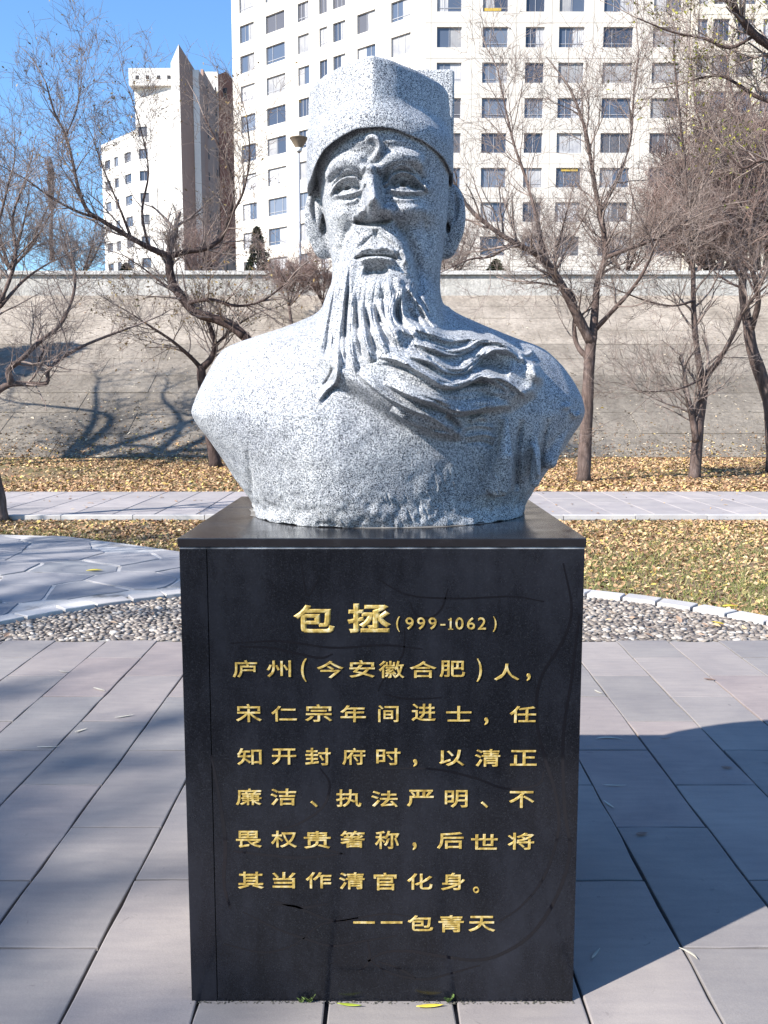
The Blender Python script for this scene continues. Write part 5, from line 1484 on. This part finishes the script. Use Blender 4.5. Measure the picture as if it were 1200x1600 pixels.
# ------------------------------------------------------------------ leaf litter, fallen leaves, weeds, dark streaks
def litter_mat():
    m, n, l, b = new_mat('dry_leaf_litter', 0.75, 0.25)
    geo = n.new('ShaderNodeNewGeometry')
    c = ramp(n, l, geo.outputs['Random Per Island'], [(0,(0.12,0.065,0.04)),(0.2,(0.25,0.145,0.085)),(0.42,(0.38,0.225,0.12)),(0.62,(0.46,0.29,0.15)),(0.80,(0.54,0.40,0.24)),(0.92,(0.50,0.38,0.10)),(1.0,(0.25,0.10,0.06))])
    l.new(c, b.inputs['Base Color']); return m
M_litter = litter_mat()
LG = np.random.RandomState(12)
def leaf_carpet(name, X, Y, Z, size, mat, tilt=.45, slope=None):
    n = len(X); yaw = LG.uniform(0, 2*np.pi, n); s = size*LG.uniform(.55,1.35,n); asp = LG.uniform(.35,.75,n)
    tx_, ty_ = LG.normal(0, tilt, n), LG.normal(0, tilt, n); curl = LG.uniform(-.35,.5,n)
    ca, sa = np.cos(yaw), np.sin(yaw)
    loc = [(-1,0,0),(-.3,.8,1),(.45,.7,1),(1.1,0,0),(.45,-.7,1),(-.3,-.8,1)]
    V = []
    for (u, v, e) in loc:
        x = u*s; y = v*s*asp; z = np.abs(y)*curl*1.3+0.0
        wx, wy = x*ca-y*sa, x*sa+y*ca
        V.append(np.stack([X+wx, Y+wy, Z+z+wx*tx_+wy*ty_+s*.30], 1))
    V = np.stack(V, 1).reshape(-1,3); i = np.arange(n)[:,None]*6
    F = np.concatenate([i+np.array([[0,5,4,3]]), i+np.array([[0,3,2,1]])])
    o = link(name, mesh_np(name, V, F, mat)); o.location.z = GZ; tag(o, kind='stuff'); return o
def sample(n, y0, y1, dens_f, xk=.66):
    Y = LG.uniform(y0, y1, n); X = LG.uniform(-1, 1, n)*xk*(Y+2.25+1)
    keep = LG.rand(n) < dens_f(X, Y); return X[keep], Y[keep]
def lobes(x, y, s, o=0): return vnoise_np(x, y, s, o)
def vnoise_np(x, y, s, o=0):
    return .5+.25*np.sin(x*s+1.3*np.sin(y*s*.7+o))+.25*np.sin(y*s*1.3+2.1*np.sin(x*s*.6+o*2))
def near_lawn(X, Y):
    d = np.ones(X.shape)
    up = np.interp(X, [p[0] for p in up_arc], [p[1] for p in up_arc], left=9.0, right=0)
    d[(Y < up) & (X < -.4)] = 0
    d[X*X+(Y-CY_)**2 < (CR+.25)**2] = 0
    f = np.where(X > 0, np.clip((Y-4.2)/5, .28, 1)*(.55+.55*vnoise_np(X, Y, 1.1)), .55+.6*vnoise_np(X, Y, 1.7))
    return d*np.clip(f, .15, 1)
X, Y = sample(98000, 4.2, PY0-.02, near_lawn)
leaf_carpet('leaf_litter', X, Y, np.zeros(len(X)), .0255, M_litter)
def far_lawn(X, Y):
    f = .35+.9*vnoise_np(X, Y, .8, 1)
    f = np.where((X < -4.5) & (Y < 21), f*np.clip((X+9.5)/5+.35*vnoise_np(X,Y,2), .06, 1), f)
    return np.clip(f, .05, 1)
X, Y = sample(115000, PY1+.05, BK0+.3, far_lawn)
leaf_carpet('leaf_litter', X, Y, np.zeros(len(X)), .036, M_litter)
# leaves drifted against and lying on the foot of the bank
Xb = LG.uniform(-24, 24, 13000); sb = LG.exponential(.9, 13000)*(.4+1.2*vnoise_np(Xb, Xb*0, .7)); keep = sb < 9; Xb, sb = Xb[keep], sb[keep]
leaf_carpet('leaf_litter', Xb, BK0+sb*math.cos(sl), sb*math.sin(sl)+.02, .045, M_litter)
Xb = LG.uniform(-19, 19, 4200); sb = 11.5*LG.rand(4200)**1.7
leaf_carpet('scattered_leaves', Xb, BK0+sb*math.cos(sl), sb*math.sin(sl)+.03, .045, leafmat('pale_dry_leaves', [(0,(0.42,0.34,0.24)),(1,(0.62,0.55,0.42))]), .3)
# leaves on path and pebbles
X = LG.uniform(-7, 7, 170); Y = PY0+LG.beta(.7,.7,170)*(PY1-PY0)
leaf_carpet('leaves_on_path', X, Y, np.full(len(X), .035), .03, M_litter, .15)
X = LG.uniform(-2.9, 2.9, 230); Y = LG.uniform(BAND_Y+.05, 5.6, 230); k = (X*X+(Y-CY_)**2 < (CR-.05)**2); X, Y = X[k], Y[k]
leaf_carpet('leaves_on_pebbles', X, Y, np.full(len(X), .028), .026, leafmat('brown_curled_leaves', [(0,(0.20,0.13,0.09)),(.6,(0.38,0.26,0.18)),(1,(0.5,0.38,0.2))]), .25)

# grass tufts in the lawn
def grass_mat():
    m, n, l, b = new_mat('grass_blades', 0.7, 0.2); geo = n.new('ShaderNodeNewGeometry')
    l.new(ramp(n, l, geo.outputs['Random Per Island'], [(0,(0.06,0.09,0.02)),(.5,(0.16,0.17,0.05)),(1,(0.34,0.30,0.14))]), b.inputs['Base Color']); return m
def grass(name, X, Y, h):
    n = len(X); a = LG.uniform(0, 2*np.pi, n); w = .004*LG.uniform(.6,1.6,n); hh = h*LG.uniform(.4,1.3,n); lx, ly = LG.normal(0,.6,n)*hh, LG.normal(0,.6,n)*hh
    V = np.stack([np.stack([X-w*np.cos(a), Y-w*np.sin(a), np.zeros(n)],1), np.stack([X+w*np.cos(a), Y+w*np.sin(a), np.zeros(n)],1), np.stack([X+lx, Y+ly, hh],1)],1).reshape(-1,3)
    o = link(name, mesh_np(name, V, np.arange(3*n).reshape(n,3), M_grass)); o.location.z = GZ; tag(o, kind='stuff')
M_grass = grass_mat()
def gd(X, Y):
    d = near_lawn(X, Y) > 0
    return np.where(d, np.where(X > 0, np.clip(1.1-(Y-4.4)/6, .12, 1), np.clip(1-(Y-np.interp(X, [p[0] for p in up_arc],[p[1] for p in up_arc]))/0.8, .05, 1)), 0)*(.4+.8*vnoise_np(X, Y, 2.3, 3))
X, Y = sample(120000, 4.3, PY0-.02, gd); grass('lawn_grass', X, Y, .045)

# single fallen leaves on the slabs: slim, curled, pale
M_leafpale = mottled('pale_dry_leaf', [(0.3,(0.42,0.38,0.30)),(0.7,(0.62,0.58,0.48))], 20, .7, 3, .2, .002, 60)
M_leaftan = mottled('brown_dry_leaf', [(0.3,(0.20,0.13,0.10)),(0.7,(0.33,0.22,0.17))], 20, .7, 3, .2, .002, 60)
M_leafgreen = mottled('yellow_green_leaf', [(0.3,(0.22,0.30,0.03)),(0.7,(0.42,0.46,0.06))], 12, .6, 3, .2, .002, 60)
M_leafyel = mottled('bright_yellow_leaf', [(0.3,(0.55,0.42,0.04)),(0.7,(0.70,0.58,0.10))], 12, .6, 3, .2, .002, 60)
def slim_leaf(px, py, L, W, yaw, mat, label, z=PAVE_Z+.003, bend=.18, lift=.006, name='fallen_leaf'):
    g = G(px, py, z); mb = MB(); n = 8; V = []; F = []
    for i in range(n+1):
        t = i/n; w = W*math.sin(math.pi*min(1, t*1.04+.01))**.8*.5+.0003; x = (t-.5)*L; yb = bend*L*(1-(2*t-1)**2); zz = lift*(2*t-1)**2
        V += [(x, yb-w, zz+w*.5), (x, yb, zz), (x, yb+w, zz+w*.5)]
    for i in range(n):
        for k in (0,1): F.append((3*i+k, 3*i+3+k, 3*i+4+k, 3*i+1+k))
    o = link(name, mesh_from(name, V, F, mat, True), None, g); o.rotation_euler = (0,0,yaw)
    md = o.modifiers.new('thickness', 'SOLIDIFY'); md.thickness = .0006
    tag(o, label, 'leaf'); return o
SL = [(155,1078,.10,.014,-.6,M_leafpale,'pale slim leaf on the pinkish slab at left'),
 (195,1120,.10,.012,.5,M_leafpale,'pale slim leaf right of the pinkish slab, left of the plinth'),
 (100,1050,.07,.010,-.3,M_leafpale,'small pale leaf on the upper left slabs'),
 (127,1142,.07,.012,.9,M_leafpale,'pale leaf lying across a slanted joint at left'),
 (75,1168,.10,.010,.05,M_leafpale,'thin pale leaf by a cross joint near the left edge'),
 (935,1082,.07,.012,-1.1,M_leafpale,'small bright leaf on the sunlit slab beside the plinth'),
 (952,1156,.13,.013,-.05,M_leafpale,'long curved pale leaf just inside the shadow edge'),
 (1040,1154,.06,.006,.15,M_leaftan,'tiny brown sliver of leaf inside the shadow edge'),
 (1109,1062,.07,.018,-.3,M_leaftan,'flat brown leaf on the sunlit slabs at right'),
 (960,1228,.10,.006,-.05,M_leafpale,'thin pale stalk lying on a cross joint in the shadow'),
 (951,1258,.075,.010,-1.2,M_leafpale,'short pale leaf pointing down in the shadow'),
 (1136,1200,.05,.018,-.1,M_leaftan,'curled dark leaf in the shadow near the right edge'),
 (931,1492,.06,.007,.95,M_leafpale,'thin pale leaf in the shadow near the foot of the plinth'),
 (1075,1492,.065,.008,-1.0,M_leafpale,'curved white leaf at the tip of the shadow by a joint'),
 (1003,1304,.05,.02,.3,M_leaftan,'dark crumpled leaf in the middle of the shadow'),
 (546,1572,.066,.009,-.12,M_leafgreen,'slim yellow-green leaf against the foot of the plinth, left one'),
 (672,1574,.074,.012,.10,M_leafyel,'broad yellow-green leaf against the foot of the plinth, right one'),
 (148,892,.16,.05,.2,M_leafyel,'yellow leaf on the sunlit flagstones'),
 (1142,948,.13,.05,.0,M_leafyel,'bright yellow leaf on the white kerb at right'),
 (1122,974,.10,.03,-.8,M_leafyel,'small golden leaf on the pebbles at right')]
for k, q in enumerate(SL):
    z = PAVE_Z+.003
    if k == 17: z = .014
    if k == 18: z = .030
    if k == 19: z = .014
    slim_leaf(*q, z=z, bend=.03 if q[5] is M_leaftan else (.20 if k in (6,13) else .05))
# weeds at the foot of the plinth
def weed(px, label, seed, h=.016):
    g = G(px, 1567, PAVE_Z); r = random.Random(seed); mb = MB()
    for k in range(7):
        a = r.uniform(0, 6.28); L = h*r.uniform(.5,1.1); tip = Vector((math.cos(a)*L*.7, -abs(math.sin(a))*L*.4, L)); s = Vector((-math.sin(a), math.cos(a), 0))*.003
        m_ = tip*.6; mb.add([g, g+m_+s*1.4, g+tip, g+m_-s*1.4], [(0,1,2,3)])
        mb.add([g+tip*.9, g+tip+s*2.5+Vector((0,0,.002)), g+tip*1.22, g+tip-s*2.5], [(0,1,2,3)])
    o = mb.build('weed', M_leafg2); tag(o, label, 'weed')
M_leafg2 = mottled('weed_green', [(0.3,(0.05,0.09,0.02)),(0.7,(0.14,0.19,0.05))], 30, .7, 2, .2, .002, 60)
weed(470, 'tiny green weed at the foot of the plinth, leftmost sprout', 1); weed(483, 'tiny green weed right beside the leftmost sprout', 2, .02); weed(700, 'tiny green weed beside the yellow-green leaf', 3, .02)
# dirt line where the plinth meets the slabs
dr = random.Random(2)
bits = []
for k in range(420):
    side = dr.random()
    if side < .7: x, y = dr.uniform(-.52,.51), -dr.uniform(.0005,.012)
    else: x, y = dr.choice((-.519,.509))+dr.uniform(-.006,.006), dr.uniform(0,1)
    bits.append((x,y))
Vs = []; Fs = []; base = 0; q0 = pv[0]; 
for x, y in bits:
    s = dr.uniform(.0008,.0026); Vs.append(q0*s*np.array([1.4,1,.7])+np.array([x,y,PAVE_Z+s*.4])); Fs.append(pf[0]+base); base += len(q0)
o = link('grit', mesh_np('grit', np.concatenate(Vs), np.concatenate(Fs), mottled('grit_soil', [(0.3,(0.03,0.03,0.025)),(0.7,(0.12,0.11,0.09))], 30))); tag(o, kind='stuff')

# thin dark curved ribbons laid over the dusty polished front
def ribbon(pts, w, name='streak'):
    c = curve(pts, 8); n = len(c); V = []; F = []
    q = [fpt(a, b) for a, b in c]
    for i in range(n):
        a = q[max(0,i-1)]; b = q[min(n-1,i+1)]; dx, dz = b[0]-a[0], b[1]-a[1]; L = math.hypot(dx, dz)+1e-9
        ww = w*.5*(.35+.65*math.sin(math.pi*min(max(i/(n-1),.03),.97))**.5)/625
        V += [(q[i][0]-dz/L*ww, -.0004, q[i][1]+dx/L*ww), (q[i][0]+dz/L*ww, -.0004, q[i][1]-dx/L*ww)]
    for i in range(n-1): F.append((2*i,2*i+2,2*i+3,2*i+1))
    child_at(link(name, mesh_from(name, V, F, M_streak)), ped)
M_streak, _n, _l, _b = new_mat('dark_polished_streak', 0.05, 0.5); _b.inputs['Base Color'].default_value = (0.004,0.004,0.006,1)
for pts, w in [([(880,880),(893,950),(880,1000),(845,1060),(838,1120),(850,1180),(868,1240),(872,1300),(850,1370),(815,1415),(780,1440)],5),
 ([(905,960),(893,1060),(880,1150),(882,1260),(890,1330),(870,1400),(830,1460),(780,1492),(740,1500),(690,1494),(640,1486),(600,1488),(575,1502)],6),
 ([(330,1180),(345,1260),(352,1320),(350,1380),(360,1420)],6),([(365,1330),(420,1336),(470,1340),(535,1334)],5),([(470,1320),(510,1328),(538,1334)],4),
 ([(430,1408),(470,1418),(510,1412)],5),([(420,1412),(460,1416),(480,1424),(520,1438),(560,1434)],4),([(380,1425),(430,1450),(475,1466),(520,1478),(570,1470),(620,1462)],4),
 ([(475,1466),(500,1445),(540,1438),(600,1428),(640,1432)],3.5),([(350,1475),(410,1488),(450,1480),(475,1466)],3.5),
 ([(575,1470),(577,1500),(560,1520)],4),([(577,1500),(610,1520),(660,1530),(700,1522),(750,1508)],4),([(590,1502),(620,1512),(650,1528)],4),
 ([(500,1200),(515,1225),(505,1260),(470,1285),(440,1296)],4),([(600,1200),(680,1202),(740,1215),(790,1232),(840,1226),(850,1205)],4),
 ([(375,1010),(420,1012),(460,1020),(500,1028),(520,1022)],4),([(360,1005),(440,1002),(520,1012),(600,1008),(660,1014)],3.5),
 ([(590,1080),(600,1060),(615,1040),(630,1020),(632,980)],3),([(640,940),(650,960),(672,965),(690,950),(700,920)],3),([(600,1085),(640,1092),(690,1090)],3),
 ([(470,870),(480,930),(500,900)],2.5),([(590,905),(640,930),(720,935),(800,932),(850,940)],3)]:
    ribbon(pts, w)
